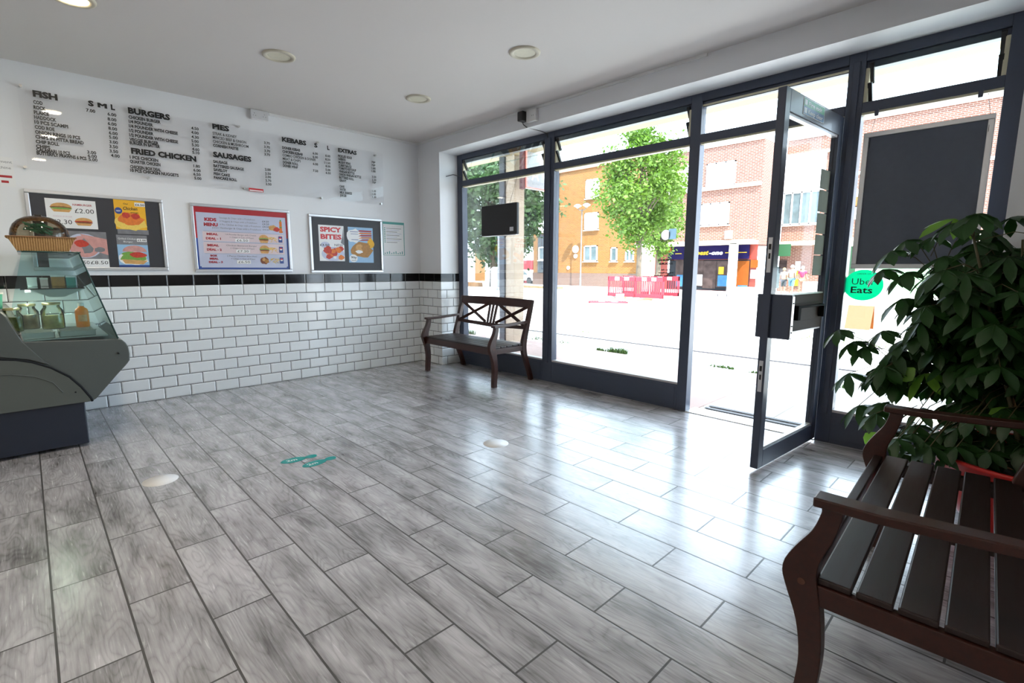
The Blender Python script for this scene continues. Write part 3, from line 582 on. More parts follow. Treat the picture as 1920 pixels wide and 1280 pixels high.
f.rect(0, 0, 1, 1, 'gd'); f.rect(0, 0, 1, .70, 'sky'); f.blob(.5, .26, .48, .22, 'w', 3); f.blob(.5, .30, .46, .15, 'sal', 4); f.ell(.55, .48, .40, .2, 'pinkp', half='up'); f.blob(.4, .40, .3, .08, 'sal', 5); f.blob(.65, .38, .28, .09, 'rm', 6); f.poly([(.1, .24), (.95, .20), (.8, .08), (.2, .10)], 'bun'); f.rect(0, 0, 1, .06, 'b')
f.text('Grilled Chicken', .05, .64, .86, .055, 'w', .0); f.text('Burger', .22, .52, .77, .05, 'w', .0); f.rect(.66, .80, .98, .90, 'w'); f.text('£5.00', .68, .96, .82, .06, 'ink')
f.build('food_flyer', 'gd', 'grilled chicken burger flyer at lower right of the left frame', 'flyer')
# kids menu poster
f = Flat(-2.812, 1.156, .818, .566, -.0105)
f.rect(0, 0, 1, 1, 'b'); f.rect(0, .55, 1, 1, 'r2'); f.rect(0, .5, .02, .58, 'r2'); f.rect(.02, .05, .98, .91, 'lb'); f.rect(.035, .03, .965, .06, 'lb')
f.rect(.03, .62, .97, .90, 'lb'); f.rect(.07, .46, .95, .61, 'pk'); f.rect(.07, .265, .95, .44, 'pk'); f.rect(.07, .08, .95, .25, 'lb')
for v in (.615, .445, .255): f.rect(.08, v, .94, v+.003, 'gd')
f.text('KIDS', .10, .22, .78, .05, 'r2', .06); f.text('MENU', .09, .23, .70, .05, 'r2', .06)
for i, (t_, u1) in enumerate((('Sausage & Chips with a Fruitshoot', .63), ('4 Nuggets & Chips with a Fruitshoot', .65), ('4 Pcs Chicken & Chips with a Fruitshoot', .69), ('Junior Hamburger & Chips with a Fruitshoot', .69))):
    f.text(t_, .25 if i < 3 else .17, u1, .83-.055*i, .028, 'gd', .0)
for i in range(4): f.text('£4.50', .71, .785, .81-.045*i, .032 if i < 3 else .02, 'ink', .0)
f.blob(.83, .72, .05, .05, 'bun', 3); f.blob(.87, .70, .04, .04, 'rm', 4); f.rect(.905, .68, .935, .84, 'org'); f.rect(.912, .84, .928, .87, 'sal'); f.rect(.905, .73, .935, .75, 'sal'); f.ell(.92, .66, .025, .02, 'org')
for v, t1, t2, n1, n2, pr in ((.52, 'MEAL', 'DEAL - 1', '1/4 Pounder Burger with Cheese', '+ Chips + Can of Pepsi', '£6.50'), (.34, 'MEAL', 'DEAL - 2', 'Chicken Battered Burger', '+ Chips + Can of Pepsi', '£7.20')):
    f.text(t1, .11, .225, v+.035, .034, 'r2', .05); f.text(t2, .10, .25, v-.035, .034, 'r2', .05); f.text(n1, .30, .63, v+.045, .025, 'gd', .0); f.text(n2, .34, .60, v, .025, 'gd', .0); f.rect(.40, v-.06, .55, v-.008, 'w'); f.text(pr, .415, .535, v-.053, .038, 'ink', .0)
    f.burger(.715, v, .055, .075); f.chips(.82, v, .055, .05, 3); f.rect(.885, v-.045, .93, v+.06, 'b'); f.ell(.907, v+.02, .016, .025, 'w'); f.ell(.907, v+.02, .016, .025, 'r', half='up')
v = .15
f.text('BOX', .13, .20, v+.06, .03, 'r2', .05); f.text('MEAL', .12, .21, v+.01, .03, 'r2', .05); f.text('DEAL - 3', .11, .25, v-.045, .03, 'r2', .05); f.text('2 Pieces Chicken Box Meal', .30, .62, v+.06, .025, 'gd', .0); f.text('+ Chips + Can of Pepsi', .34, .60, v+.015, .025, 'gd', .0); f.rect(.40, v-.055, .55, v+.003, 'w'); f.text('£6.50', .415, .54, v-.045, .04, 'ink', .0)
f.blob(.71, v, .05, .065, 'meat', 3); f.blob(.70, v+.02, .02, .03, 'bun', 4); f.blob(.73, v-.01, .025, .035, 'fry', 5); f.chips(.82, v, .055, .05, 5); f.rect(.885, v-.045, .93, v+.06, 'b'); f.ell(.907, v+.02, .016, .025, 'w'); f.ell(.907, v+.02, .016, .025, 'r', half='up')
f.build('menu_poster', 'lb', 'red and blue bordered kids menu and meal deal poster', 'poster')
# two flyers in right frame
f = sheet(600, 489, 647, 421)
f.rect(0, 0, 1, 1, 'w'); f.text('SPICY', .06, .90, .82, .13, 'r', .05); f.text('BITES', .07, .90, .62, .13, 'r', .05); f.poly([(.98, .95), (1, .45), (.86, .52), (.93, .7)], 'gd'); f.ell(.24, .45, .18, .09, 'lb'); f.text('£3.50', .03, .40, .42, .06, 'ink'); f.text('NEW', .60, .95, .42, .07, 'gd')
f.ell(.54, .20, .46, .20, 'lb')
for k in range(16): r_ = random.Random(k); f.blob(.5+r_.uniform(-.3, .38), .22+r_.uniform(-.12, .15), .12, .07, 'rm' if k % 3 else 'org', k)
f.blob(.6, .1, .06, .04, 'w', 2)
f.build('food_flyer', 'w', 'white spicy bites flyer in the frame nearest the corner', 'flyer')
f = sheet(655, 492, 701, 425)
f.rect(0, 0, 1, 1, 'sky'); f.blob(.25, .75, .3, .2, 'w', 3); f.rect(.08, .86, .4, .875, 'b'); f.rect(.1, .80, .4, .812, 'b')
for k in range(5): f.poly([(.45+.03*k, .92-.065*k), (.95, .92-.06*k), (.93, .88-.06*k), (.40, .88-.065*k)], 'org' if k % 2 else 'r2')
f.rect(.12, .64, .4, .655, 'b'); f.blob(.9, .55, .14, .14, 'yel', 6); f.blob(.52, .36, .42, .24, 'fry', 2); f.blob(.45, .42, .2, .1, 'bun', 12); f.blob(.7, .42, .18, .14, 'fry', 14); f.blob(.42, .31, .15, .05, 'w', 9); f.ell(.18, .12, .16, .11, 'w'); f.text('90p', .08, .30, .12, .06, 'ink'); f.text('each', .10, .28, .05, .035, 'ink', 0)
f.build('food_flyer', 'w', 'pale blue fried snack flyer priced 90p in the corner frame', 'flyer')
f = Flat(-.905, 1.322, .290, .388, -.002)
f.rect(0, 0, 1, 1, 'tealp'); f.rect(.02, .01, .97, .93, 'w')
for k in range(9): f.rect(.06, .80-.052*k, .12, .825-.052*k, 'tealp'); f.rect(.16, .80-.052*k, .86-.1*(k % 3), .815-.052*k, 'lb' if k % 2 else 'gd')
f.text('Health and Safety', .05, .9, .86, .035, 'pk', 0)
for k in range(9): f.rect(.06+.1*k, .04, .10+.1*k, .05+.05*((k*7) % 3+1)/2, 'tealp')
f.build('certificate_sheet', 'w', 'white notice with a teal border right of the corner frame', 'notice')
f = Flat(-4.24, 1.76, .30, .21, -.002); f.text('Payment', .62, .98, .80, .09, 'gd', 0); f.text('machine', .62, .95, .60, .09, 'gd', 0); f.rect(.70, .3, .95, .38, 'r2'); f.rect(.75, .12, .88, .2, 'r2')
f.build('certificate_sheet', 'w', 'pale handwritten notice at the left edge by the menu board', 'notice')

# ------------------------------------------------------------------ benches
def make_bench(label):
    t = thing('garden_bench', label, 'bench', group='dark wooden slatted benches'); WD = M['wood']; X = .592
    for s_ in (-1, 1):
        x = s_*(X-.022)
        pts = [(x, -.262, 0), (x, -.258, .08), (x, -.252, .18), (x, -.262, .28), (x, -.285, .37), (x, -.292, .41), (x, -.278, .46), (x, -.250, .52), (x, -.235, .575), (x, -.235, .595)]
        m = MB(); m.smooth_sweep(pts, [.044]*10, [.046, .048, .050, .058, .075, .078, .062, .048, .044, .044], (1, 0, 0)); l = m.build('front_leg', WD, t, .004)
        MB().tube([(x-s_*.0225, -.285, .385), (x-s_*.0235+s_*.047, -.285, .385)], .009, 10).build('screw_cap', mat('screw plug', (.10, .035, .02), .5) if s_ < 0 and 'screw plug' not in bpy.data.materials else bpy.data.materials['screw plug'], l)
        pts = [(x, .268, 0), (x, .235, .10), (x, .195, .20), (x, .160, .30), (x, .150, .38), (x, .165, .46), (x, .195, .56), (x, .235, .70), (x, .262, .80), (x, .272, .84)]
        m = MB(); m.smooth_sweep(pts, [.042]*10, [.042, .044, .048, .056, .062, .056, .05, .046, .042, .040], (1, 0, 0)); m.build('back_leg', WD, t, .004)
        m = MB(); m.sweep([(x, -.275, .606), (x, -.15, .606), (x, .05, .616), (x, .235, .628)], [.060, .058, .05, .034], [.024]*4, (1, 0, 0)); m.build('armrest', WD, t, .004)
        m = MB(); m.box((x-.012, -.262, .330), (x+.016, .15, .385)); m.build('side_rail', WD, t, .003)
    m = MB(); m.box((-X+.045, -.292, .325), (X-.045, -.268, .388)); m.build('front_apron', WD, t, .003)
    m = MB(); m.box((-X+.045, .135, .325), (X-.045, .158, .385)); m.build('back_apron', WD, t, .003)
    m = MB(); m.box((-.02, -.27, .350), (.02, .14, .385)); m.build('centre_bearer', WD, t, .002)
    y = -.262
    m = MB(); m.box((-X+.012, y-.030, .386), (X-.012, y, .404)); m.build('seat_slat', M['slat'], t, .004); y += .009
    for k in range(5): m = MB(); m.box((-X+.012, y, .386), (X-.012, y+.073, .404)); m.build('seat_slat', M['slat'], t, .004); y += .0815
    def by(z): return .150+(z-.38)*.265
    m = MB(); m.sweep([(-X-.005, by(.80), .805), (0, by(.80)+.012, .81), (X+.005, by(.80), .805)], [.085, .095, .085], [.03]*3, (0, .25, .97)); m.build('top_rail', WD, t, .004)
    m = MB(); m.sweep([(-X+.04, by(.56), .56), (0, by(.55)+.01, .545), (X-.04, by(.56), .56)], [.036, .045, .036], [.024]*3, (0, .25, .97)); m.build('lower_rail', WD, t, .003)
    za, zb = .575, .775
    for s_ in (-1, 1):
        for a, b in ((za, zb), (zb, za)):
            m = MB(); m.bar((s_*.085, by(a), a), (s_*.535, by(b), b), .018, .032, up=(0, -.25, .97)); m.build('cross_brace', WD, t)
    for k in (-1, 0, 1): m = MB(); m.bar((k*.048, by(za)-.004, za-.02), (k*.058, by(zb), zb), .030, .014, up=(0, 1, 0)); m.build('back_spindle', WD, t)
    return t
b1 = make_bench('dark wooden bench under the hanging screen in the far corner')
b2 = copy_tree(b1); b2['label'] = 'dark wooden bench in the right foreground beside the potted plant'
b1.location = (-.462, -1.165, 0); b1.rotation_euler = (0, 0, -math.pi/2)
b2.location = (-2.010, -5.262, 0); b2.rotation_euler = (0, 0, math.pi+.04)

# ------------------------------------------------------------------ potted plant
PX, PY = -.87, -5.43
pp = thing('potted_plant', 'umbrella plant in a red bowl pot beside the near bench', 'plant', (PX, PY, 0))
prof = [(.16, 0), (.20, .01), (.25, .08), (.30, .18), (.345, .28), (.372, .345), (.385, .35), (.385, .365), (.368, .365), (.350, .345), (.34, .30)]
MB().lathe((PX, PY, 0), prof, 48).build('pot', M['red'], pp)
MB().lathe((PX, PY, .30), [(.0001, .03), (.15, .025), (.342, .01)], 32).build('soil', M['soil'], pp)
rp = random.Random(21)
stems, leaves, young, dead = MB(), MB(), MB(), MB()
def leaflet(mb, p, d, n_, L_, w_):
    d = d.normalized(); s_ = d.cross(n_)
    if s_.length < 1e-4: s_ = d.orthogonal()
    s_.normalize(); u = s_.cross(d); vs = []; prof_ = ((0, .12), (.25, .65), (.55, 1), (.8, .72), (1, .02))
    for t_, k in prof_:
        c = p+d*L_*t_+u*(-.22*L_*t_*t_); vs += [c-s_*w_*k/2+u*.12*w_*k, c, c+s_*w_*k/2+u*.12*w_*k]
    fs = []
    for i in range(4):
        for k in (0, 1): fs.append((i*3+k, i*3+k+1, i*3+4+k, i*3+3+k))
    mb.add(vs, fs, 0, True)
def whorl(base, tip, n=7, L_=.13, mb=None, w_=.05):
    """petiole base->tip with leaflets radiating at tip"""
    mb = mb or leaves; base = Vector(base); tip = Vector(tip); mid = (base+tip)/2+Vector((0, 0, .03)); stems.tube([base, mid, tip], .0022, 4)
    ax = (tip-base); ax.z *= .3; ax = ax.normalized() if ax.length > 1e-4 else Vector((1, 0, 0))
    nrm = (Vector((0, 0, 1))+ax*.45).normalized(); a = ax-nrm*ax.dot(nrm); a.normalize(); b = nrm.cross(a); a0 = rp.uniform(0, .6)
    for k in range(n):
        t_ = a0+2*math.pi*k/n+rp.uniform(-.12, .12); l_ = L_*(.8+.35*rp.random())*(1 if math.cos(t_) > -.3 else .75)
        leaflet(mb, tip, a*math.cos(t_)+b*math.sin(t_)-nrm*.42, nrm, l_, w_*(.8+.4*rp.random()))
stalks = []
for k in range(15):
    an = rp.uniform(0, 2*math.pi); r0 = rp.uniform(.03, .2); top = Vector((PX+rp.uniform(-.22, .2), PY+rp.uniform(-.1, .34), rp.uniform(.95, 1.42)))
    b_ = Vector((PX+r0*math.cos(an), PY+r0*math.sin(an), .31)); mid = b_.lerp(top, .5)+Vector((rp.uniform(-.06, .06), rp.uniform(-.05, .08), 0))
    stalks.append((b_, mid, top)); stems.tube([b_, b_.lerp(mid, .5)+Vector((.01, 0, 0)), mid, mid.lerp(top, .6), top], [.009, .008, .007, .006, .004], 6)
def onstalk(s_, t_):
    b_, m_, tp = s_; return b_.lerp(m_, t_*2) if t_ < .5 else m_.lerp(tp, t_*2-1)
for k in range(350):
    s_ = rp.choice(stalks); t_ = rp.uniform(.12, 1) if k % 4 == 0 else rp.uniform(.5, 1); p = onstalk(s_, t_); an = rp.uniform(0, 2*math.pi); ln = rp.uniform(.10, .26)
    q = p+Vector((math.cos(an)*ln, math.sin(an)*ln, rp.uniform(-.02, .10)))
    if q.x > -.30 or q.y < -5.9 or q.y > -4.98 or (q-CAM).length < 1.2 or q.x < -1.36: continue
    whorl(p, q, rp.choice((6, 7, 8)), rp.uniform(.10, .15), w_=.046)
# the outlying sprays the photo shows towards the window
for px, py, X_, bpx, bpy_ in ((1572, 618, -.95, 1690, 690), (1590, 700, -.9, 1690, 690), (1620, 650, -.9, 1700, 680), (1610, 760, -.9, 1680, 720), (1672, 470, -.85, 1760, 520), (1655, 505, -.85, 1740, 560), (1700, 450, -.8, 1750, 500), (1745, 445, -.8, 1770, 560),
                            (1790, 410, -.85, 1745, 480), (1810, 425, -.75, 1760, 520), (1655, 620, -.85, 1720, 660), (1640, 700, -.85, 1710, 700), (1690, 560, -.9, 1760, 600), (1700, 510, -.9, 1760, 570), (1665, 805, -.95, 1720, 760), (1870, 450, -.75, 1850, 520), (1850, 430, -.8, 1800, 560), (1900, 470, -.8, 1880, 560), (1720, 560, -.9, 1790, 620),
                            (1830, 470, -.9, 1800, 560), (1770, 480, -.9, 1780, 580), (1600, 640, -.9, 1690, 680), (1735, 700, -.95, 1790, 720), (1690, 850, -1.0, 1740, 800), (1730, 620, -1.0, 1790, 640), (1800, 640, -1.0, 1830, 700), (1860, 600, -1.0, 1850, 700), (1900, 650, -1.0, 1880, 720), (1840, 540, -.95, 1830, 640), (1900, 560, -.9, 1880, 640)):
    whorl(W(bpx, bpy_, 'x', X_+.06), W(px, py, 'x', X_), 7, rp.uniform(.115, .150), young if (px, py) in ((1790, 410), (1735, 700)) else leaves, .048)
for k in range(75):
    px = rp.uniform(1640, 1905); py = rp.uniform(max(455, 700-(px-1640)*1.6), 835 if k % 4 == 0 else 720); X_ = rp.uniform(-1.05, -.72)
    whorl(W(px+rp.uniform(15, 60), py+rp.uniform(-10, 50), 'x', X_+.08), W(px, py, 'x', X_), 7, rp.uniform(.10, .14), leaves, .05)
for k in range(26):
    px = rp.uniform(1655, 1900); py = rp.uniform(765, 850)+(px-1700)*.05; X_ = rp.uniform(-1.18, -1.0); q = W(px, py, 'x', X_)
    whorl(q+Vector((.10, -.08, .12)), q, 6, rp.uniform(.08, .12), leaves, .042)
for px, py in ((1650, 812), (1715, 690), (1780, 615), (1895, 765)): 
    p = W(px, py, 'x', -1.02); leaflet(young, p, Vector((-.3, .6, -.7)), Vector((-1, -.2, .4)), .085, .075)
for k in range(26):
    an = rp.uniform(0, 6.28); r0 = rp.uniform(.05, .3); leaflet(dead, Vector((PX+r0*math.cos(an), PY+r0*math.sin(an), .345+rp.random()*.03)), Vector((rp.uniform(-1, 1), rp.uniform(-1, 1), rp.uniform(-.1, .5))), Vector((0, 0, 1)), .09, .035)
for k in range(10):
    p = onstalk(rp.choice(stalks), rp.uniform(.1, .5)); leaflet(dead, p, Vector((rp.uniform(-1, 1), rp.uniform(-1, 1), -1.5)), Vector((-1, 0, .3)), .12, .04)
stems.build('stems', M['stem'], pp); leaves.build('foliage', M['leaf'], pp); tag(young.build('young_foliage', M['leaf2'], pp), 'bright green young leaves'); tag(dead.build('dead_leaves', M['dry'], pp), 'dry brown leaves')

# ------------------------------------------------------------------ floor stickers
def fdisc(x, y, r, label, sx=1):
    o = MB().lathe((x, y, 0), [(r, 0), (r, .0008), (.0001, .0008)], 40).build('floor_sticker', M['w']); tag(o, label, 'sticker', 'round white distance stickers')
fdisc(-3.531, -2.072, .085, 'round white sticker on the floor nearest the counter')
fdisc(-1.782, -2.927, .085, 'round white sticker on the shiny floor toward the door')
fs = thing('footprint_sticker', 'pair of teal shoe print stickers on the floor', 'sticker', (-2.80, -2.345, 0))
def shoe(cx, cy_, ang, name='shoe_print'):
    m = MB(); n = 20
    def el(u, v, a, b, mi, z):
        pts = []
        for k in range(n):
            t_ = 2*math.pi*k/n; x = u+a*math.cos(t_); y = v+b*math.sin(t_); pts.append((cx+x*math.cos(ang)-y*math.sin(ang), cy_+x*math.sin(ang)+y*math.cos(ang), z))
        m.add(pts, [tuple(range(n))], mi)
    el(0, 0, .075, .042, 0, .001); el(.105, 0, .035, .030, 0, .001); m.text('2m', (cx-.03*math.cos(ang), cy_-.03*math.sin(ang)-.012, .0014), (math.cos(ang), math.sin(ang), 0), (-math.sin(ang), math.cos(ang), 0), -.012, .05, .032, 1); m.build(name, [M['teal'], M['w']], fs)
A_ = math.atan2(-.14, .16)*0-.62
shoe(-2.885, -2.285, -.12); shoe(-2.812, -2.425, .1)

# ------------------------------------------------------------------ display counter
YE, YK = -1.10, -.05
fc = thing('display_counter', 'grey refrigerated display counter with a glass top against the menu wall', 'display counter', (-4.2, -.6, 0))
MB().box((-4.85, -1.09, .02), (-3.76, YK, .30)).build('kick_base', M['navy'], fc, .006)
body = [(-3.725, .298), (-3.70, .312), (-3.572, .462), (-3.520, .520), (-3.502, .545), (-3.498, .590), (-3.502, .640), (-3.514, .668), (-3.530, .686), (-3.556, .697), (-3.872, .715), (-4.010, .722), (-4.040, .80), (-4.065, .875), (-4.085, .905), (-4.11, .915), (-4.85, .915), (-4.85, .298)]
MB().prism(body, 'y', YE, YK).build('body', M['abs'], fc, .006)
arch = [(-3.722, .300), (-3.729, .324), (-3.77, .405), (-3.82, .478), (-3.90, .548), (-3.982, .594), (-4.05, .617), (-4.117, .628), (-4.30, .632), (-4.85, .60), (-4.85, .300)]
MB().prism(arch, 'y', YE-.014, YE-.001).build('end_panel', mat('lower moulded panel', (.085, .096, .088), .42, var=.06, sc=8), fc, .005)
gm = MB(); gm.tube([(x, YE-.010, z) for x, z in arch[:9]], .007, 6); gm.build('arch_groove', M['absd'], fc)
wing = [(-4.010, .722), (-4.040, .80), (-4.065, .875), (-4.085, .905), (-4.13, .915), (-4.85, .915), (-4.85, .645), (-4.3, .645), (-4.117, .642), (-3.99, .61), (-3.90, .565), (-3.93, .60), (-3.97, .66)]
MB().prism(wing, 'y', YE-.010, YE-.001).build('wing_panel', M['abs'], fc, .004)
MB().tube([(-3.86, YE-.016, .385), (-3.90, YE-.016, .455), (-3.98, YE-.016, .505), (-4.08, YE-.016, .532), (-4.2, YE-.016, .54)], .003, 5).build('trim_line', M['abs'], fc)
for x, z in ((-3.56, .60), (-3.80, .375)): MB().tube([(x, YE-.002, z), (x, YE-.018, z)], .005, 8).build('panel_screw', M['absd'], fc)
# front glass and end glass
m = MB(); m.bar((-3.553, (YE+YK)/2, .697), (-3.700, (YE+YK)/2, 1.262), YK-YE-.01, .006, up=(1, 0, .26)); m.build('front_glass', M['fridgeglass'], fc)
m = MB(); m.prism([(-3.553, .700), (-3.700, 1.262), (-3.962, 1.262), (-4.035, .94), (-4.005, .722), (-3.87, .715)], 'y', YE+.004, YE+.010); m.build('end_glass', M['fridgeglass'], fc)
m = MB(); m.box((-3.98, YE, 1.262), (-3.690, YK, 1.270)); m.build('top_glass', M['fridgeglass'], fc)
m = MB(); m.tube([(-3.551, YE+.005, .70), (-3.700, YE+.005, 1.264)], .004, 6); m.tube([(-3.962, YE+.003, 1.266), (-3.694, YE+.003, 1.266)], .005, 6); m.build('glass_edge', mat('dark green glass edge', (.01, .05, .045), .2), fc)
m = MB(); m.box((-3.99, YE+.03, 1.035), (-3.69, YK, 1.043)); m.build('upper_shelf', M['fridgeglass'], fc)
m = MB(); m.prism([(-3.95, 1.035), (-3.69, 1.035), (-3.79, .985), (-3.86, .985)], 'y', YE+.06, YE+.10); m.build('shelf_bracket', M['steel'], fc)
MB().box((-4.06, YE+.02, .722), (-3.60, YK, .730)).build('deck', M['steel'], fc)
cl_ = MB().box((-3.97, -.20, 1.018), (-3.945, -1.0, 1.034)).build('strip_light', mat('warm strip light', (.9, .9, .8), .5, emit=(1, .95, .75), es=6), fc)
la = bpy.data.lights.new('counter_glow', 'AREA'); la.shape = 'RECTANGLE'; la.size = .02; la.size_y = .8; la.energy = 1.6; la.color = (1, .93, .72)
lo = bpy.data.objects.new('counter_glow', la); COL.objects.link(lo); lo.location = (.2425, 0, 1.014); lo.parent = fc
# things inside / on it
def tray(x0, x1, y0, y1, z, label):
    t = thing('steel_tray', label, 'tray', ((x0+x1)/2, (y0+y1)/2, z), group='steel trays in the display counter'); m = MB(); m.box((x0, y0, z), (x1, y1, z+.004))
    for a, b in (((x0, y0), (x1, y0+.006)), ((x0, y1-.006), (x1, y1)), ((x0, y0), (x0+.006, y1)), ((x1-.006, y0), (x1, y1))): m.box((a[0], a[1], z), (b[0], b[1], z+.035))
    m.build('pan', M['steel'], t, .002); MB().box((x0-.006, y0-.006, z+.035), (x1+.006, y0+.004, z+.039)).build('rim', M['steel'], t)
tray(-4.02, -3.86, YE+.04, -.72, .731, 'left steel tray on the counter deck'); tray(-3.84, -3.66, YE+.04, -.72, .731, 'right steel tray on the counter deck under the orange bottle')
def jar(x, y, z, r, h, fill, label, fm):
    t = thing('glass_jar', label, 'jar', (x, y, z), group='glass jars in the display counter')
    MB().lathe((x, y, z), [(.0001, .001), (r*.95, .001), (r, .01), (r, h*.68), (r*.72, h*.82), (r*.70, h*.90), (r*.78, h*.92)], 24).build('jar_body', M['clear'], t)
    MB().lathe((x, y, z), [(.0001, .004), (r*.9, .004), (r*.92, h*fill), (.0001, h*fill)], 20).build('contents', fm, t)
    MB().lathe((x, y, z), [(r*.78, h*.90), (r*.80, h*.99), (.0001, h)], 24).build('lid', M['cup'], t)
PK = mat('pickled onions', (.62, .55, .22), .4, var=.5, sc=50); GH = mat('gherkins', (.20, .26, .08), .4, var=.6, sc=50); EG = mat('pickled eggs', (.55, .42, .28), .4, var=.4, sc=40)
jar(-3.855, -.86, .77, .058, .175, .5, 'glass jar of pale yellow pickles next to the orange bottle', PK)
jar(-3.972, -.76, .77, .055, .165, .55, 'glass jar of brown pickled eggs, middle of the three jars', EG)
jar(-4.045, -.90, .77, .050, .150, .6, 'glass jar of green gherkins at the left end of the counter', GH)
bt = thing('sauce_bottle', 'orange sauce bottle with a white cap inside the counter glass', 'bottle', (-3.708, -.86, .77))
MB().lathe((-3.708, -.86, .77), [(.0001, 0), (.032, 0), (.036, .006), (.036, .105), (.032, .122), (.016, .135), (.015, .145)], 24).build('bottle_body', M['orj'], bt)
MB().lathe((-3.708, -.86, .77), [(.017, .143), (.017, .163), (.0001, .165)], 20).build('cap', M['white'], bt)
m = MB(); vs = [(-3.708+.0365*math.cos(a_), -.86+.0365*math.sin(a_), .77+z_) for z_ in (.04, .085) for a_ in [math.radians(t_) for t_ in range(-130, -40, 10)]]; m.add(vs, [(k, k+1, k+10, k+9) for k in range(8)], 0, True); m.build('label', mat('bottle label', (.80, .36, .16), .4, var=.5, sc=150), bt)
sp_ = thing('squeeze_bottle', 'teal tub on the left of the counter top edge', 'tub', (-4.16, -.9, .915))
MB().lathe((-4.13, -.9, .916), [(.0001, 0), (.05, 0), (.058, .09), (.06, .092)], 24).build('tub_body', mat('turquoise plastic', (.10, .55, .45), .4), sp_)
MB().lathe((-4.13, -.9, 1.008), [(.062, 0), (.062, .012), (.0001, .013)], 24).build('tub_lid', M['white'], sp_)
for (x, y, w, h, m_, lab) in ((-3.93, -.62, .05, .06, 'w', 'small white carton on the upper shelf'), (-3.87, -.62, .04, .055, 'pk', 'small pink carton on the upper shelf'), (-3.80, -.66, .07, .075, 'fry', 'brown snack box on the upper shelf'), (-3.735, -.68, .05, .07, 'tealp', 'teal carton at the right end of the upper shelf')):
    t = thing('food_carton', lab, 'carton', (x, y, 1.043), group='cartons on the upper counter shelf'); MB().box((x-w/2, y-.03, 1.0435), (x+w/2, y+.03, 1.0435+h)).build('carton_body', M[m_], t, .004); MB().box((x-w/2-.001, y-.031, 1.0435+h*.85), (x+w/2+.001, y+.031, 1.0435+h+.001)).build('flap', M['w'], t)
# basket, dome and its contents
BX, BY, BZ = -3.862, -1.00, 1.271
bk = thing('wicker_basket', 'shallow wicker basket standing on top of the counter glass', 'basket', (BX, BY, BZ))
vs = []
for (w_, d_, z_) in ((.118, .085, 0), (.150, .105, .076), (.162, .115, .082), (.150, .105, .074), (.113, .080, .004)):
    for sx, sy_ in ((-1, -1), (1, -1), (1, 1), (-1, 1)): vs.append((BX+sx*w_, BY+sy_*d_, BZ+z_))
fcs = [(3, 2, 1, 0)]+[(i*4+k, i*4+(k+1) % 4, i*4+4+(k+1) % 4, i*4+4+k) for i in range(4) for k in range(4)]+[(16, 17, 18, 19)]
MB().add(vs, fcs).build('basket_weave', M['wick'], bk)
MB().tube([(BX-.156, BY-.110, BZ+.083), (BX+.156, BY-.110, BZ+.083), (BX+.156, BY+.110, BZ+.083), (BX-.156, BY+.110, BZ+.083), (BX-.156, BY-.110, BZ+.083)], .005, 6).build('rim', mat('dark rim cane', (.20, .09, .03), .5), bk)
dm_ = thing('cake_dome', 'smoked see through dome cover resting in the wicker basket', 'dome cover', (BX-.005, BY, BZ+.08))
MB().lathe((BX-.005, BY, BZ+.072), [(.138, 0), (.139, .03), (.133, .06), (.120, .09), (.098, .115), (.064, .135), (.03, .143), (.0001, .145)], 40, sy=.72).build('dome_shell', M['dome'], dm_)
MB().lathe((BX-.005, BY, BZ+.214), [(.016, 0), (.018, .008), (.0001, .010)], 16).build('knob', M['dome'], dm_)
rb = random.Random(3)
for i in range(2):
    t = MB(); cx = BX-.062+.112*i
    t.lathe((cx, BY-.02+.02*i, BZ+.008), [(.0001, 0), (.04, .005), (.050, .03), (.044, .06), (.03, .078), (.0001, .084)], 16, sy=.8)
    tag(t.build('bread_roll', mat('pinkish wrapped bun' if i == 0 else 'tan bun', ((.45, .28, .24), (.42, .25, .13))[i], .5, var=.3)), ('pinkish wrapped roll at the left under the dome', 'tan roll in the middle under the dome')[i], 'bread roll', 'rolls in the wicker basket')
t = MB()
for k in range(26):
    a = rb.uniform(0, 3.1); p = Vector((BX-.05+rb.uniform(0, .08), BY-.06+rb.uniform(0, .05), BZ+.118+rb.uniform(0, .045))); dv = Vector((rb.uniform(.5, 1), rb.uniform(-.3, .3), rb.uniform(-.7, .1))).normalized()*.035
    t.bar(p-dv, p+dv, .009, .002, up=(rb.uniform(-1, 1), 1, rb.uniform(-1, 1)))
tag(t.build('green_sachets', mat('green sachets', (.05, .26, .17), .35, var=.5, sc=40)), 'heap of green sachets under the dome', 'sachets', kind='stuff')

# =================================================================== OUTSIDE
SL = -.0107
def gz(x): return -.02 if x < 1 else -.02+SL*(x-1)
FX = 30.
g = MB(); xs = [-.04, 1, 90]; vs = []
for x in xs:
    for y in (-40, 90): vs.append((x, y, gz(x)))
for x in xs:
    for y in (-40, 90): vs.append((x, y, gz(x)-.3))
g.add(vs, [(0, 2, 3, 1), (2, 4, 5, 3), (6, 7, 9, 8), (8, 9, 11, 10), (0, 1, 7, 6), (4, 10, 11, 5)])
tag(g.build('ground', M['pave']), 'pale sunlit paved square outside', 'ground', kind='structure')
tag(MB().box((-.04, -3.45, -.03), (1.95, 6, -.012)).build('shaded_apron', M['shadepave']), 'paving strip with canopy shade in its reddish colour before the shopfront', 'paving', kind='structure')  # ground strip that carries the canopy shade in its colour
m = MB(); m.box((3.05, -4, -.05), (3.08, 8, -.026)); tag(m.build('drain_channel', M['post']), 'thin dark drain line across the paving', 'drain')
m = MB(); m.box((.12, -4.35, -.012), (.16, -3.5, -.006)); m.box((.2, -4.35, -.012), (.24, -3.5, -.006)); tag(m.build('boot_grate', M['post']), 'dark slot grate outside the doorway', 'grate')
c = MB(); c.box((-.02, -9, 2.9), (1.75, 12, 3.08)); tag(c.build('canopy', M['soff']), 'cream canopy slab over the pavement outside', 'canopy', kind='structure')
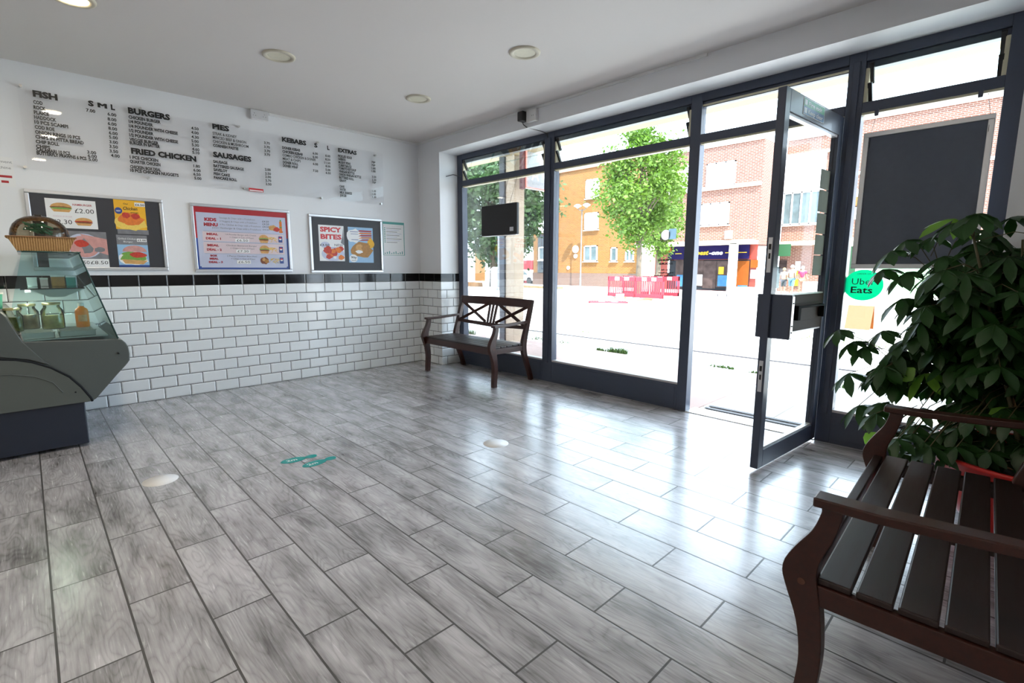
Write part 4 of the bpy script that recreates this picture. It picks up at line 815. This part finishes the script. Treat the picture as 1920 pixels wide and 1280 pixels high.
tag(MB().box((-.04, -6.2, 2.5), (.02, .4, 2.9)).build('trim_8', M['cream']), 'cream band above the shopfront outside', 'fascia', kind='structure')
cl = thing('canopy_column', 'brown rendered square column outside the far window', 'column', (1.73, .48, 0), kind='structure')
MB().box((1.62, .38, -.03), (1.84, .575, 2.9)).build('shaft', mat('rendered column', (.46, .36, .27), .8, var=.12, sc=5), cl, .005)
MB().box((1.59, .575, -.03), (1.68, .70, 2.9)).build('downpipe', M['post'], cl, .01)
# projecting sign
sg = thing('projecting_sign', 'grey projecting sign with a red lit border under the canopy', 'sign', (1.93, .1, 2.37))
MB().box((1.575, .09, 2.37), (2.285, .16, 3.0)).build('sign_box', M['litface'], sg, .004)
m = MB()
for k in range(27):
    x = 1.58+.7*k/26
    for z in (2.375, 2.995): m.box((x-.009, .078, z-.009), (x+.009, .09, z+.009))
for k in range(1, 24):
    for x in (1.58, 2.28): z = 2.375+.62*k/24; m.box((x-.009, .078, z-.009), (x+.009, .09, z+.009))
m.build('lit_border', M['led'], sg)
MB().text('A', (0, .088, 2.50), (1, 0, 0), (0, 0, 1), 1.70, 1.86, .17, bold=.0).build('letter', M['w'], sg)
MB().box((1.5, .10, 2.35), (1.575, .15, 3.0)).build('bracket', mat('sign bracket maroon', (.10, .02, .02), .5), sg)
# weeds
rw = random.Random(5)
def weed(x, y, n, sx, sy_, h, label):
    m = MB()
    for k in range(n):
        px_, py_ = x+rw.uniform(-sx, sx), y+rw.uniform(-sy_, sy_); a = rw.uniform(0, 6.3); hh = h*rw.uniform(.5, 1); z = gz(px_)
        m.add([(px_, py_, z), (px_+.02*math.cos(a), py_+.02*math.sin(a), z), (px_+.05*math.cos(a+1)*hh/.1, py_+.05*math.sin(a+1)*hh/.1, z+hh)], [(0, 1, 2)])
    tag(m.build('weed_tuft', M['grass']), label, 'weeds', 'weeds growing along the kerb line')
weed(2.06, -1.31, 160, .05, .16, .10, 'largest green weed tuft outside the wide window'); weed(2.03, -1.03, 60, .03, .07, .06, 'small weed tuft left of the largest one outside'); weed(2.10, -2.80, 90, .04, .14, .04, 'low weeds outside the doorway')
weed(1.98, -3.24, 50, .03, .07, .05, 'weed tuft beyond the edge of the open door'); weed(1.78, 1.63, 60, .05, .12, .12, 'weed tuft seen under the far bench back'); weed(1.95, -4.0, 60, .03, .18, .06, 'weeds outside the window left of the plant'); weed(3.72, .55, 30, .05, .2, .04, 'faint weeds on the second paving joint'); weed(6.0, -3.6, 120, .5, 1.0, .10, 'grassy patch beyond the plant window'); weed(2.3, .2, 80, .15, .5, .04, 'dry weeds beside the column base')

# ------------------------------------------------------------------ facade helpers
def quadx(mb, px0, py0, px1, py1, X, t=.05, mi=0):
    """box standing on the facade plane x = X, from the upper left to the lower right direction"""
    a = W(px0, py0, 'x', X); b = W(px1, py1, 'x', X); return mb.box((X-t, a.y, a.z), (X, b.y, b.z), mi)
def awin(par, y0, y1, z0, z1, X, n=2, pane='blind', bars=True, sill=True):
    f_ = MB(); f_.box((X-.10, y0, z0), (X+.02, y1, z0+.09)); f_.box((X-.10, y0, z1-.09), (X+.02, y1, z1)); st_ = (y1-y0)/n
    for k in range(n+1): yy = y0+st_*k; f_.box((X-.10, min(max(yy-.045, y0), y1-.09), z0), (X+.02, min(max(yy-.045, y0), y1-.09)+.09, z1))
    fo = f_.build('window', M['upvc'], par); MB().box((X-.05, y0+.05, z0+.05), (X+.01, y1-.05, z1-.05)).build('pane', M[pane], fo)
    if sill: MB().box((X-.16, y0-.08, z0-.07), (X+.02, y1+.08, z0)).build('window_sill', M['concrete'], fo)
# orange block
OB = thing('apartment_building', 'orange brick block of flats across the square on the left', 'building', (32, 22, -.3), kind=None)
X0 = 30.5
MB().box((X0, 15.72, .766), (40, 27.3, 9.40)).build('wall', M['bor'], OB)
MB().box((X0-.03, 15.72, -.6), (40, 27.35, .766)).build('plinth', M['bbase'], OB)
MB().box((X0-.12, 15.7, 9.38), (40, 27.4, 9.55)).build('roof_edge', mat('terracotta coping', (.55, .22, .14), .7), OB)
MB().box((X0-.06, 24.25, .77), (X0, 26.70, 9.38)).build('slate_strip', M['slate'], OB)
for y0, y1, z0, z1, n, pn in ((19.95, 21.29, 6.93, 8.45, 2, 'blind'), (19.93, 21.33, 4.36, 5.76, 2, 'blind'), (19.95, 21.33, 1.75, 3.07, 2, 'pane'), (18.0, 18.60, 1.73, 2.85, 1, 'pane'), (16.45, 17.2, 1.72, 2.6, 2, 'pane'),
                        (24.40, 26.55, 1.9, 3.1, 2, 'pane'), (24.40, 26.55, 4.4, 5.9, 2, 'blind'), (24.40, 26.55, 6.8, 8.3, 2, 'blind')): awin(OB, y0, y1, z0, z1, X0-(.05 if y0 > 24 else 0), n, pn)
for px, py, r in ((1079, 467, .32), (1079, 480, .18)):
    p = W(px, py, 'x', X0-.05); MB().tube([(X0-.08, p.y, p.z), (X0, p.y, p.z)], r, 20).build('wall_plaque', M['upvc'], OB)
p = W(1066, 502, 'x', X0); MB().tube([(X0-.08, p.y, p.z), (X0, p.y, p.z)], .15, 16).build('wall_plaque', M['upvc'], OB)
# brick parade of shops
PB = thing('shop_building', 'red brick shop parade with white windows opposite the door', 'building', (32, 10, -.3))
MB().box((FX, 7.02, 2.75), (33.9, 15.55, 9.2)).build('wall', M['bred'], PB)
MB().box((FX+.02, 7.01, 2.75), (33.9, 7.02, 9.2)).build('return_wall', M['bredx'], PB)
MB().box((FX-.12, 7.02, 9.2), (34, 15.6, 9.33)).build('coping', M['concrete'], PB)
MB().box((FX-.18, 7.05, 6.42), (FX, 15.5, 6.62)).build('stone_band', M['concrete'], PB)
MB().box((FX-1.0, 7.02, 2.74), (FX+.05, 15.5, 3.0)).build('canopy', M['cream'], PB)
for l, t_, r, b_ in ((1324, 300, 1381, 353), (1314, 378, 1369, 424), (1258, 310, 1296, 362)):
    a = W(l, b_, 'x', FX); c_ = W(r, t_, 'x', FX); awin(PB, c_.y, a.y, a.z, c_.z, FX, 3, 'blind')
a = W(1361, 448, 'x', FX); c_ = W(1374, 433, 'x', FX); MB().box((FX-.25, c_.y, a.z), (FX, a.y, c_.z)).build('vent_box', M['upvc'], PB)
MB().box((FX, 7.02, -.5), (FX+.05, 14.3, 2.75)).build('shop_wall', M['shopred'], PB); MB().box((FX, 14.3, -.5), (FX+.05, 15.5, 2.75)).build('pale_wall', M['cream'], PB)
m = MB(); quadx(m, 1255, 488, 1403, 546, FX, .06); m.build('shopfront', M['absd'], PB)
for l, t_, r, b_, mt, nm in ((1268, 487, 1287, 539, 'shelf', 'shop_window'), (1295, 488, 1317, 537, 'shelf', 'shop_window'), (1320, 489, 1341, 541, 'shelf', 'shop_door'), (1345, 489, 1372, 539, 'shelf', 'shop_window'), (1382, 489, 1402, 540, 'oorg', 'shop_window')):
    m = MB(); quadx(m, l, t_, r, b_, FX-.06, .03); o = m.build(nm, M[mt], PB)
    if nm == 'shop_window':
        m = MB(); quadx(m, l+1, (t_+b_)/2+(2 if mt == 'shelf' else 20), r-1, b_-2, FX-.09, .01); m.build('window_poster', M['poster' if l != 1295 else 'w'], o)
for l, t_, r, b_, mt in ((1348, 500, 1357, 514, 'yello'), (1297, 520, 1315, 535, 'w'), (1408, 487, 1421, 502, 'oorg'), (1408, 506, 1421, 522, 'w'), (1424, 505, 1430, 515, 'w'), (1240, 487, 1255, 512, 'w')):
    m = MB(); quadx(m, l, t_, r, b_, FX-.07, .04); m.build('shop_poster', M[mt], PB)
a = W(1376, 460, 'x', FX-.9); MB().box((FX-1.0, a.y-.22, -.5), (FX-.7, a.y+.25, 2.8)).build('column', M['upvc'], PB)
SG = thing('shop_sign', 'navy shop sign with yellow and white lettering across the square', 'sign', (FX-.1, 10, 1.77))
a = W(1254, 488, 'x', FX-.1); b = W(1406, 460, 'x', FX-.1)
MB().box((FX-.25, b.y, 1.82), (FX-.06, a.y, 2.72)).build('fascia_board', M['navysign'], SG)
YS = FX-.26
def sy(px): return -W(px, 475, 'x', YS).y
m = MB(); m.text('best', (YS, 0, 2.12), (0, -1, 0), (0, 0, 1), sy(1305), sy(1329), .30, bold=.05, shear=.25)
for l, r in ((1266, 1278), (1297.5, 1301), (1359.5, 1370), (1381, 1400)): m.box((YS, -sy(l), 2.20), (YS+.01, -sy(r), 2.255))
m.build('yellow_lettering', M['yello'], SG)
m = MB(); m.text('-one', (YS, 0, 2.12), (0, -1, 0), (0, 0, 1), sy(1329.5), sy(1355), .27, bold=.04, shear=.25); m.build('white_lettering', M['w'], SG)
# decorations on the red shop panels
SR = thing('shop_sign', 'red post shop panel with round orange badge left of the navy sign', 'sign', (FX-.1, 13.8, 1.7))
a = W(1237, 520, 'x', FX-.08); b = W(1254, 462, 'x', FX-.08); MB().box((FX-.12, b.y, -.4), (FX-.06, a.y, 2.72)).build('panel', M['shopred'], SR)
p = W(1260, 468, 'x', FX-.3); MB().tube([(FX-.32, p.y+.25, p.z), (FX-.12, p.y+.25, p.z)], .22, 20).build('badge', M['oorg'], SR)
# rear wing (set back) and right hand wing
RW = thing('shop_building', 'set back building with a white glazed bay seen through the open door', 'building', (36, 5, -.3)); XB = 34.
MB().box((XB, 3.06, 2.95), (44, 7.0, 9.7)).build('wall', M['bred'], RW)
MB().box((XB-.1, 3.03, 9.7), (44, 6.98, 9.95)).build('coping', M['concrete'], RW)
MB().box((XB-.10, 4.6, 6.3), (XB, 7.0, 8.70)).build('white_panel', M['upvc'], RW)
MB().box((XB-.18, 3.06, 8.62), (XB, 7.0, 8.8)).build('stone_band', M['cream'], RW)
awin(RW, 4.75, 7.0, 4.13, 6.3, XB, 4, 'pane')
MB().box((XB-.8, 3.03, 2.75), (XB+.05, 6.98, 3.0)).build('canopy', M['cream'], RW)
MB().box((XB, 3.03, -.6), (XB+.05, 6.98, 2.75)).build('shop_wall', M['bred'], RW)
m = MB(); quadx(m, 1452, 458, 1482, 480, XB-.9, .08); m.build('green_fascia', M['shopgreen'], RW)
for l, t_, r, b_, mt in ((1462, 488, 1474, 512, 'shelf'), (1492, 490, 1500, 508, 'w'), (1487, 507, 1500, 516, 'yello'), (1487, 522, 1500, 536, 'yello'), (1452, 500, 1460, 540, 'pane')):
    m = MB(); quadx(m, l, t_, r, b_, XB-.05, .04); m.build('shop_poster', M[mt], RW)
RB = thing('shop_building', 'long red brick building behind the hanging poster board', 'building', (36, -3, -.3))
MB().box((XB, -14, 3.0), (44, 3.0, 10.2)).build('wall', M['bred'], RB)
MB().box((XB-.12, -14, 10.2), (44, 3.0, 10.4)).build('coping', M['concrete'], RB)
MB().box((XB-.1, -14, 7.0), (XB, 3.0, 7.2)).build('stone_band', M['concrete'], RB)
MB().box((XB-.8, -14, 2.6), (XB+.05, 3.0, 3.1)).build('canopy', M['cream'], RB)
MB().box((XB, -14, -.6), (XB+.05, 3.0, 2.6)).build('shop_wall', M['cream'], RB)
for l, t_, r, b_ in ((1598, 355, 1612, 372), (1594, 388, 1610, 410)):
    a = W(l, b_, 'x', XB); c_ = W(r, t_, 'x', XB); awin(RB, c_.y-1.2, a.y, a.z, c_.z, XB, 2, 'blind')
m = MB(); quadx(m, 1590, 372, 1612, 386, XB, .5); m.build('balcony', M['bor'], RB)
for l, t_, r, b_, mt in ((1588, 452, 1598, 560, 'shopgreen'), (1650, 492, 1800, 560, 'shopgreen'), (1846, 452, 1862, 470, 'shopgreen')):
    m = MB(); quadx(m, l, t_, r, b_, XB-.05, .05); m.build('green_shutter', mat('pale green shutter', (.22, .42, .22), .5) if l == 1650 else M[mt], RB)
# low left garages
LG = thing('garage_block', 'low white and brick garages far left beyond the tree', 'garage', (36, 40, -.3))
MB().box((36, 42.3, -.6), (40, 60, 3.1)).build('white_wall', M['upvc'], LG); MB().box((35.9, 40.5, -.6), (40, 42.3, 3.3)).build('brick_pier', M['bor'], LG)
MB().box((36, 30, -.6), (40, 40.5, 2.9)).build('door_wall', M['upvc'], LG); MB().box((35.85, 38.0, 2.75), (36, 40.5, 2.95)).build('fascia', M['slate'], LG); MB().box((35.95, 38.9, -.2), (36, 39.0, 2.6)).build('door_joint', M['slate'], LG)
tag(MB().box((20.5, 23.5, -.5), (20.9, 40, .10)).build('low_wall', M['bor']), 'low orange brick planter wall at far left', 'wall')
tag(MB().box((22.5, 17.5, -.5), (23.2, 23.3, -.12)).build('low_wall', M['dirt']), 'low sandy kerb bed in front of the flats', 'kerb')
# ------------------------------------------------------------------ trees
def tree(x, y, z, h, r, zc, n, lm, name, label, trunk_r=.13, ls=.16, seed=1, taper=.65):
    rr = random.Random(seed); t = thing(name, label, 'tree', (x, y, z), group='street trees across the square'); tr = MB()
    tr.tube([(x, y, z), (x+.03, y, z+h*.25), (x-.05, y+.03, z+h*.5), (x, y, z+h*.8)], [trunk_r, trunk_r*.8, trunk_r*.6, trunk_r*.25], 10)
    lv = MB(); cz = (zc+h)/2+z; hz = (h-zc)/2; clumps = []
    for k in range(70):
        while True:
            a, b, c = rr.uniform(-1, 1), rr.uniform(-1, 1), rr.uniform(-1, 1)
            if .25 < a*a+b*b+c*c < 1: break
        k_ = 1-(1-taper)*max(0, c) ; k2 = 1-.35*max(0, -c)**2
        clumps.append(Vector((x+a*r*k_*k2, y+b*r*k_*k2, cz+c*hz)))
    for c in clumps[:26]:
        s_ = Vector((x, y, z+h*.2+max(.0, (c.z-z-h*.2))*.5)); tr.tube([s_, s_.lerp(c, .5)+Vector((0, 0, .15)), c], [trunk_r*.35, trunk_r*.2, .01], 5)
    for k in range(n):
        c = rr.choice(clumps); g_ = Vector((rr.gauss(0, 1), rr.gauss(0, 1), rr.gauss(0, .8)))*r*.17; p = c+g_
        d = Vector((rr.uniform(-1, 1), rr.uniform(-1, 1), rr.uniform(-.9, .4))).normalized(); s_ = d.cross(Vector((rr.uniform(-1, 1), rr.uniform(-1, 1), rr.uniform(.2, 1)))).normalized(); L_ = ls*rr.uniform(.6, 1.2)
        lv.add([p, p+d*L_*.5+s_*L_*.28, p+d*L_, p+d*L_*.5-s_*L_*.28], [(0, 1, 2, 3)])
    tr.build('trunk', M['bark'], t); lv.build('crown', lm, t)
tree(15.5, 6.72, gz(15.5), 7.5, 1.72, 2.25, 12000, M['tleaf'], 'street_tree', 'bright green young tree inside the red barriers', .13, .20, 2)
tree(24.5, 10.9, gz(24.5), 6.9, 1.6, 2.0, 4500, M['tleaf'], 'street_tree', 'second tree half hidden behind the barrier tree', .18, .24, 5)
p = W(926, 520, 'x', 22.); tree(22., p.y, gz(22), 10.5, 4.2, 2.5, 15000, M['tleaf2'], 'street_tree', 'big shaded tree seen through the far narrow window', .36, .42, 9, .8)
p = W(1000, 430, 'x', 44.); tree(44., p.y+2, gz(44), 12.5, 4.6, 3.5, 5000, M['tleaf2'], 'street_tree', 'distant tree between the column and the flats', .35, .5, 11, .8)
tag(MB().lathe((15.5, 6.6, gz(15.5)), [(1.5, .0), (1.3, .05), (.0001, .09)], 24, sx=.8).build('soil_patch', M['dirt']), 'sandy soil patch around the barrier tree', 'soil', kind='structure')
# ------------------------------------------------------------------ red barriers
def make_barrier(label):
    t = thing('pedestrian_barrier', label, 'barrier', group='red plastic barriers around the tree'); L_ = 1.45; h0, h1 = .12, 1.0
    m = MB(); m.box((-L_/2, -.02, h0), (L_/2, .02, h0+.16)); m.box((-L_/2, -.02, h1-.20), (L_/2, .02, h1)); m.box((-L_/2, -.02, h0), (-L_/2+.06, .02, h1)); m.box((L_/2-.06, -.02, h0), (L_/2, .02, h1))
    for k in range(1, 14): x = -L_/2+L_*k/14; m.box((x-.018, -.015, h0), (x+.018, .015, h1-.1))
    m.build('barrier_panel', M['barrier'], t, .006)
    for x in (-.24, .24): m = MB(); m.box((x-.11, -.026, h1-.17), (x+.11, .026, h1-.03)); m.build('reflector', M['w'], t)
    for x in (-.5, .5): m = MB(); m.prism([(x-.16, 0), (x+.16, 0), (x+.05, .12), (x-.05, .12)], 'y', -.3, .3); m.build('barrier_foot', M['foot'], t)
    return t
bars = [make_barrier('red barrier panel left of the tree trunk')]
for lab in ('red barrier panel right of the tree trunk', 'red barrier panel behind the tree on the left', 'red barrier panel behind the tree on the right'):
    c_ = copy_tree(bars[0]); c_['label'] = lab; bars.append(c_)
zb_ = gz(15)
for o, (x, y, a) in zip(bars, ((14.9, 7.15, math.pi/2+.02), (14.75, 5.72, math.pi/2-.10), (16.9, 7.7, math.pi/2), (16.9, 6.2, math.pi/2))): o.location = (x, y, zb_); o.rotation_euler = (0, 0, a)
c_ = copy_tree(bars[0]); c_['label'] = 'red barrier panel lying flat on the paving'; c_.location = (12.3, 6.1, gz(12)+.04); c_.rotation_euler = (math.pi/2-.02, 0, -.9)
# ------------------------------------------------------------------ street furniture
p = W(1088, 537, 'x', 29.); z = gz(29)
lp = thing('street_lamp', 'tall twin headed street lamp in front of the orange flats', 'street lamp', (29, p.y, z))
MB().tube([(29, p.y, z), (29, p.y, z+1.4), (29, p.y, 5.9)], [.09, .06, .045], 10).build('pole', M['galv'], lp)
m = MB(); m.tube([(29, p.y-.42, 6.0), (29, p.y-.25, 5.85), (29, p.y, 5.8), (29, p.y+.25, 5.85), (29, p.y+.42, 6.0)], .03, 6); m.build('cross_arm', M['galv'], lp)
for s_ in (-1, 1): MB().lathe((29, p.y+s_*.45, 6.0), [(.05, 0), (.14, .08), (.34, .18), (.30, .24), (.12, .34), (.0001, .36)], 20).build('lamp_head', mat('pale lamp head', (.55, .50, .48), .4) if s_ < 0 else bpy.data.materials['pale lamp head'], lp)
p = W(935, 500, 'x', 17.); z = gz(17)
lp = thing('signal_pole', 'pale grey pole beside the column outside the far window', 'pole', (17, p.y, z)); MB().tube([(17, p.y, z), (17, p.y, 4.2)], .07, 10).build('pole', M['galv'], lp); MB().lathe((17, p.y, z), [(.12, 0), (.12, .15), (.07, .2)], 12).build('collar', M['galv'], lp)
p = W(933, 538, 'z', -.2)
bn = thing('utility_cabinet', 'grey utility cabinet by the pole outside the far window', 'cabinet', (17.6, 18.6, gz(17.6)))
p = W(931, 505, 'x', 17.6); MB().box((17.4, p.y-.35, gz(17.6)), (17.9, p.y+.35, 1.05)).build('cabinet_body', mat('grey cabinet', (.30, .34, .42), .5), bn, .02); MB().prism([(17.36, 1.05), (17.94, 1.05), (17.65, 1.25)], 'y', p.y-.38, p.y+.38).build('lid', mat('pale cabinet lid', (.6, .66, .7), .5), bn)
ob = thing('street_bench', 'long low steel bench outside the shop opposite the door', 'bench', (21.5, 4.6, gz(21.5)))
a = W(1348, 549, 'x', 21.5); b = W(1445, 549, 'x', 21.5); zt = a.z
m = MB(); m.box((21.2, b.y, zt-.05), (21.8, a.y, zt)); m.build('seat', M['galv'], ob)
m = MB(); m.box((21.9, b.y, zt+.02), (21.93, a.y-.25, zt+.33)); m.build('back_panel', mat('translucent grey panel', (.5, .48, .5), .4), ob)
for yy in (a.y-.05, a.y-.5, b.y+.3): MB().tube([(21.25, yy, gz(21.3)), (21.25, yy, zt-.05)], .025, 6).build('leg', M['post'], ob)
a = W(1588, 618, 'x', 9.0); b = W(1640, 574, 'x', 9.0)
ab = thing('pavement_sign', 'orange pavement sign seen past the green sticker', 'sign', (9, (a.y+b.y)/2, gz(9)))
m = MB(); m.bar((9.12, (a.y+b.y)/2, gz(9)), (8.98, (a.y+b.y)/2, b.z), abs(a.y-b.y), .03, up=(1, 0, 0)); m.build('front_panel', M['oorg'], ab)
m = MB(); m.bar((8.75, (a.y+b.y)/2, gz(9)), (8.93, (a.y+b.y)/2, b.z), abs(a.y-b.y), .03, up=(1, 0, 0)); m.build('back_panel', mat('salmon board', (.22, .09, .05), .8, spec=.1), ab)
p = W(1650, 560, 'x', 12.); tag(MB().box((12, p.y-.12, gz(12)), (12.2, p.y+.12, 1.1), 0).build('bollard', M['foot'], bevel=.02), 'grey post beyond the orange pavement sign', 'bollard')
# white car far left
p = W(985, 522, 'x', 33.)
cr_ = thing('parked_car', 'white car parked beside the flats far away', 'car', (33, p.y, gz(33))); z = gz(33)
MB().prism([(p.y-2.0, z+.3), (p.y-2.0, z+.75), (p.y-1.2, z+.85), (p.y-.6, z+1.35), (p.y+.8, z+1.4), (p.y+1.5, z+.9), (p.y+2.1, z+.75), (p.y+2.1, z+.3)], 'x', 32.2, 33.9).build('car_body', M['upvc'], cr_, .06)
MB().prism([(p.y-1.1, z+.88), (p.y-.6, z+1.28), (p.y+.75, z+1.32), (p.y+1.35, z+.9)], 'x', 32.18, 33.92).build('side_glass', M['pane'], cr_)
for yy in (-1.3, 1.3): MB().tube([(32.15, p.y+yy, z+.32), (33.95, p.y+yy, z+.32)], .32, 16).build('wheel', M['blackp'], cr_)
p = W(992, 505, 'x', 35.); tag(MB().box((34.6, p.y-.9, gz(35)), (35.6, p.y+.9, 2.0)).build('skip_bin', M['r'], bevel=.05), 'red bin beyond the white car', 'bin')
# ------------------------------------------------------------------ people
def person(x, y, h, top, legs, hair, label, face=0., arm=.25):
    z = gz(x); t = thing('person', label, 'person', (x, y, z), face, 'people outside the shops'); k = h/1.7
    def skin(name, J, E, R, m_):
        me = bpy.data.meshes.new(name); me.from_pydata([(a*k, b*k, c*k) for a, b, c in J], E, []); me.materials.append(m_); o = bpy.data.objects.new(name, me); COL.objects.link(o); o.parent = t
        md = o.modifiers.new('skin', 'SKIN'); md.use_smooth_shade = True
        for i, r_ in enumerate(R): me.skin_vertices[0].data[i].radius = (r_*k, r_*k)
        me.skin_vertices[0].data[0].use_root = True; s_ = o.modifiers.new('sub', 'SUBSURF'); s_.levels = 1; s_.render_levels = 1; return o
    J = [(0, 0, .95), (0, 0, 1.15), (0, 0, 1.36), (0, 0, 1.46), (0, 0, 1.52), (0, -.01, 1.62), (.17, 0, 1.38), (.22, .02, 1.12), (.22+arm*.1, -.06, .88), (-.17, 0, 1.38), (-.22, .02, 1.12), (-.22, -.06, .88), (.09, 0, .88), (.10, -.03, .48), (.10, 0, .08), (.10, -.12, .03), (-.09, 0, .88), (-.11, .04, .48), (-.12, .08, .08), (-.12, -.04, .03)]
    E = [(0, 1), (1, 2), (2, 3), (3, 4), (4, 5), (2, 6), (6, 7), (7, 8), (2, 9), (9, 10), (10, 11), (0, 12), (12, 13), (13, 14), (14, 15), (0, 16), (16, 17), (17, 18), (18, 19)]
    R = [.13, .12, .13, .055, .07, .085, .055, .042, .032, .055, .042, .032, .085, .055, .04, .035, .085, .055, .04, .035]
    skin('body', J, E, R, M['skin'])
    skin('top_garment', [J[0], J[1], J[2], J[6], (.20, .01, 1.22), J[9], (-.20, .01, 1.22)], [(0, 1), (1, 2), (2, 3), (3, 4), (2, 5), (5, 6)], [.15, .14, .15, .07, .06, .07, .06], top)
    skin('lower_garment', [J[0], J[12], J[13], J[16], J[17]], [(0, 1), (1, 2), (0, 3), (3, 4)], [.145, .10, .075, .10, .075], legs)
    MB().lathe((0, .015*k, 1.60*k), [(.098*k, -.06*k), (.105*k, 0), (.09*k, .06*k), (.05*k, .10*k), (.0001, .11*k)], 14).build('hair', hair, t, 0, True)
    m = MB()
    for sx in (-.03, .03): m.lathe((sx*k, -.088*k, 1.625*k), [(.0001, -.01*k), (.009*k, 0), (.0001, .01*k)], 6)
    m.build('eyes', M['blackp'], t, 0, True)
def pos(px, py, X): p = W(px, py, 'x', X); return X, p.y
person(*pos(1469, 530, 27.6), 1.55, M['wcloth'], M['dcloth'], M['hair'], 'fair haired person in white, leftmost seen through the door glass', 1.4)
person(*pos(1484, 530, 27.0), 1.7, M['wcloth'], M['bcloth'], M['wcloth'], 'person in a long pale top second from left through the door glass', 1.2)
person(*pos(1503, 530, 28.2), 1.65, M['pink'], M['skin'], M['wcloth'], 'person in a pink top walking past the shops', -1.3, .8)
person(*pos(1549, 533, 29.0), 1.5, M['bcloth'], M['dcloth'], M['hair2'], 'person in pale blue with dark shorts seen in the gap by the hinge', 1.0)
p = W(1523, 535, 'x', 24.); tag(MB().box((24, p.y-.45, gz(24)), (24.5, p.y+.45, .55)).build('utility_cabinet', M['foot'], bevel=.03), 'grey cabinet right of the people outside', 'cabinet')
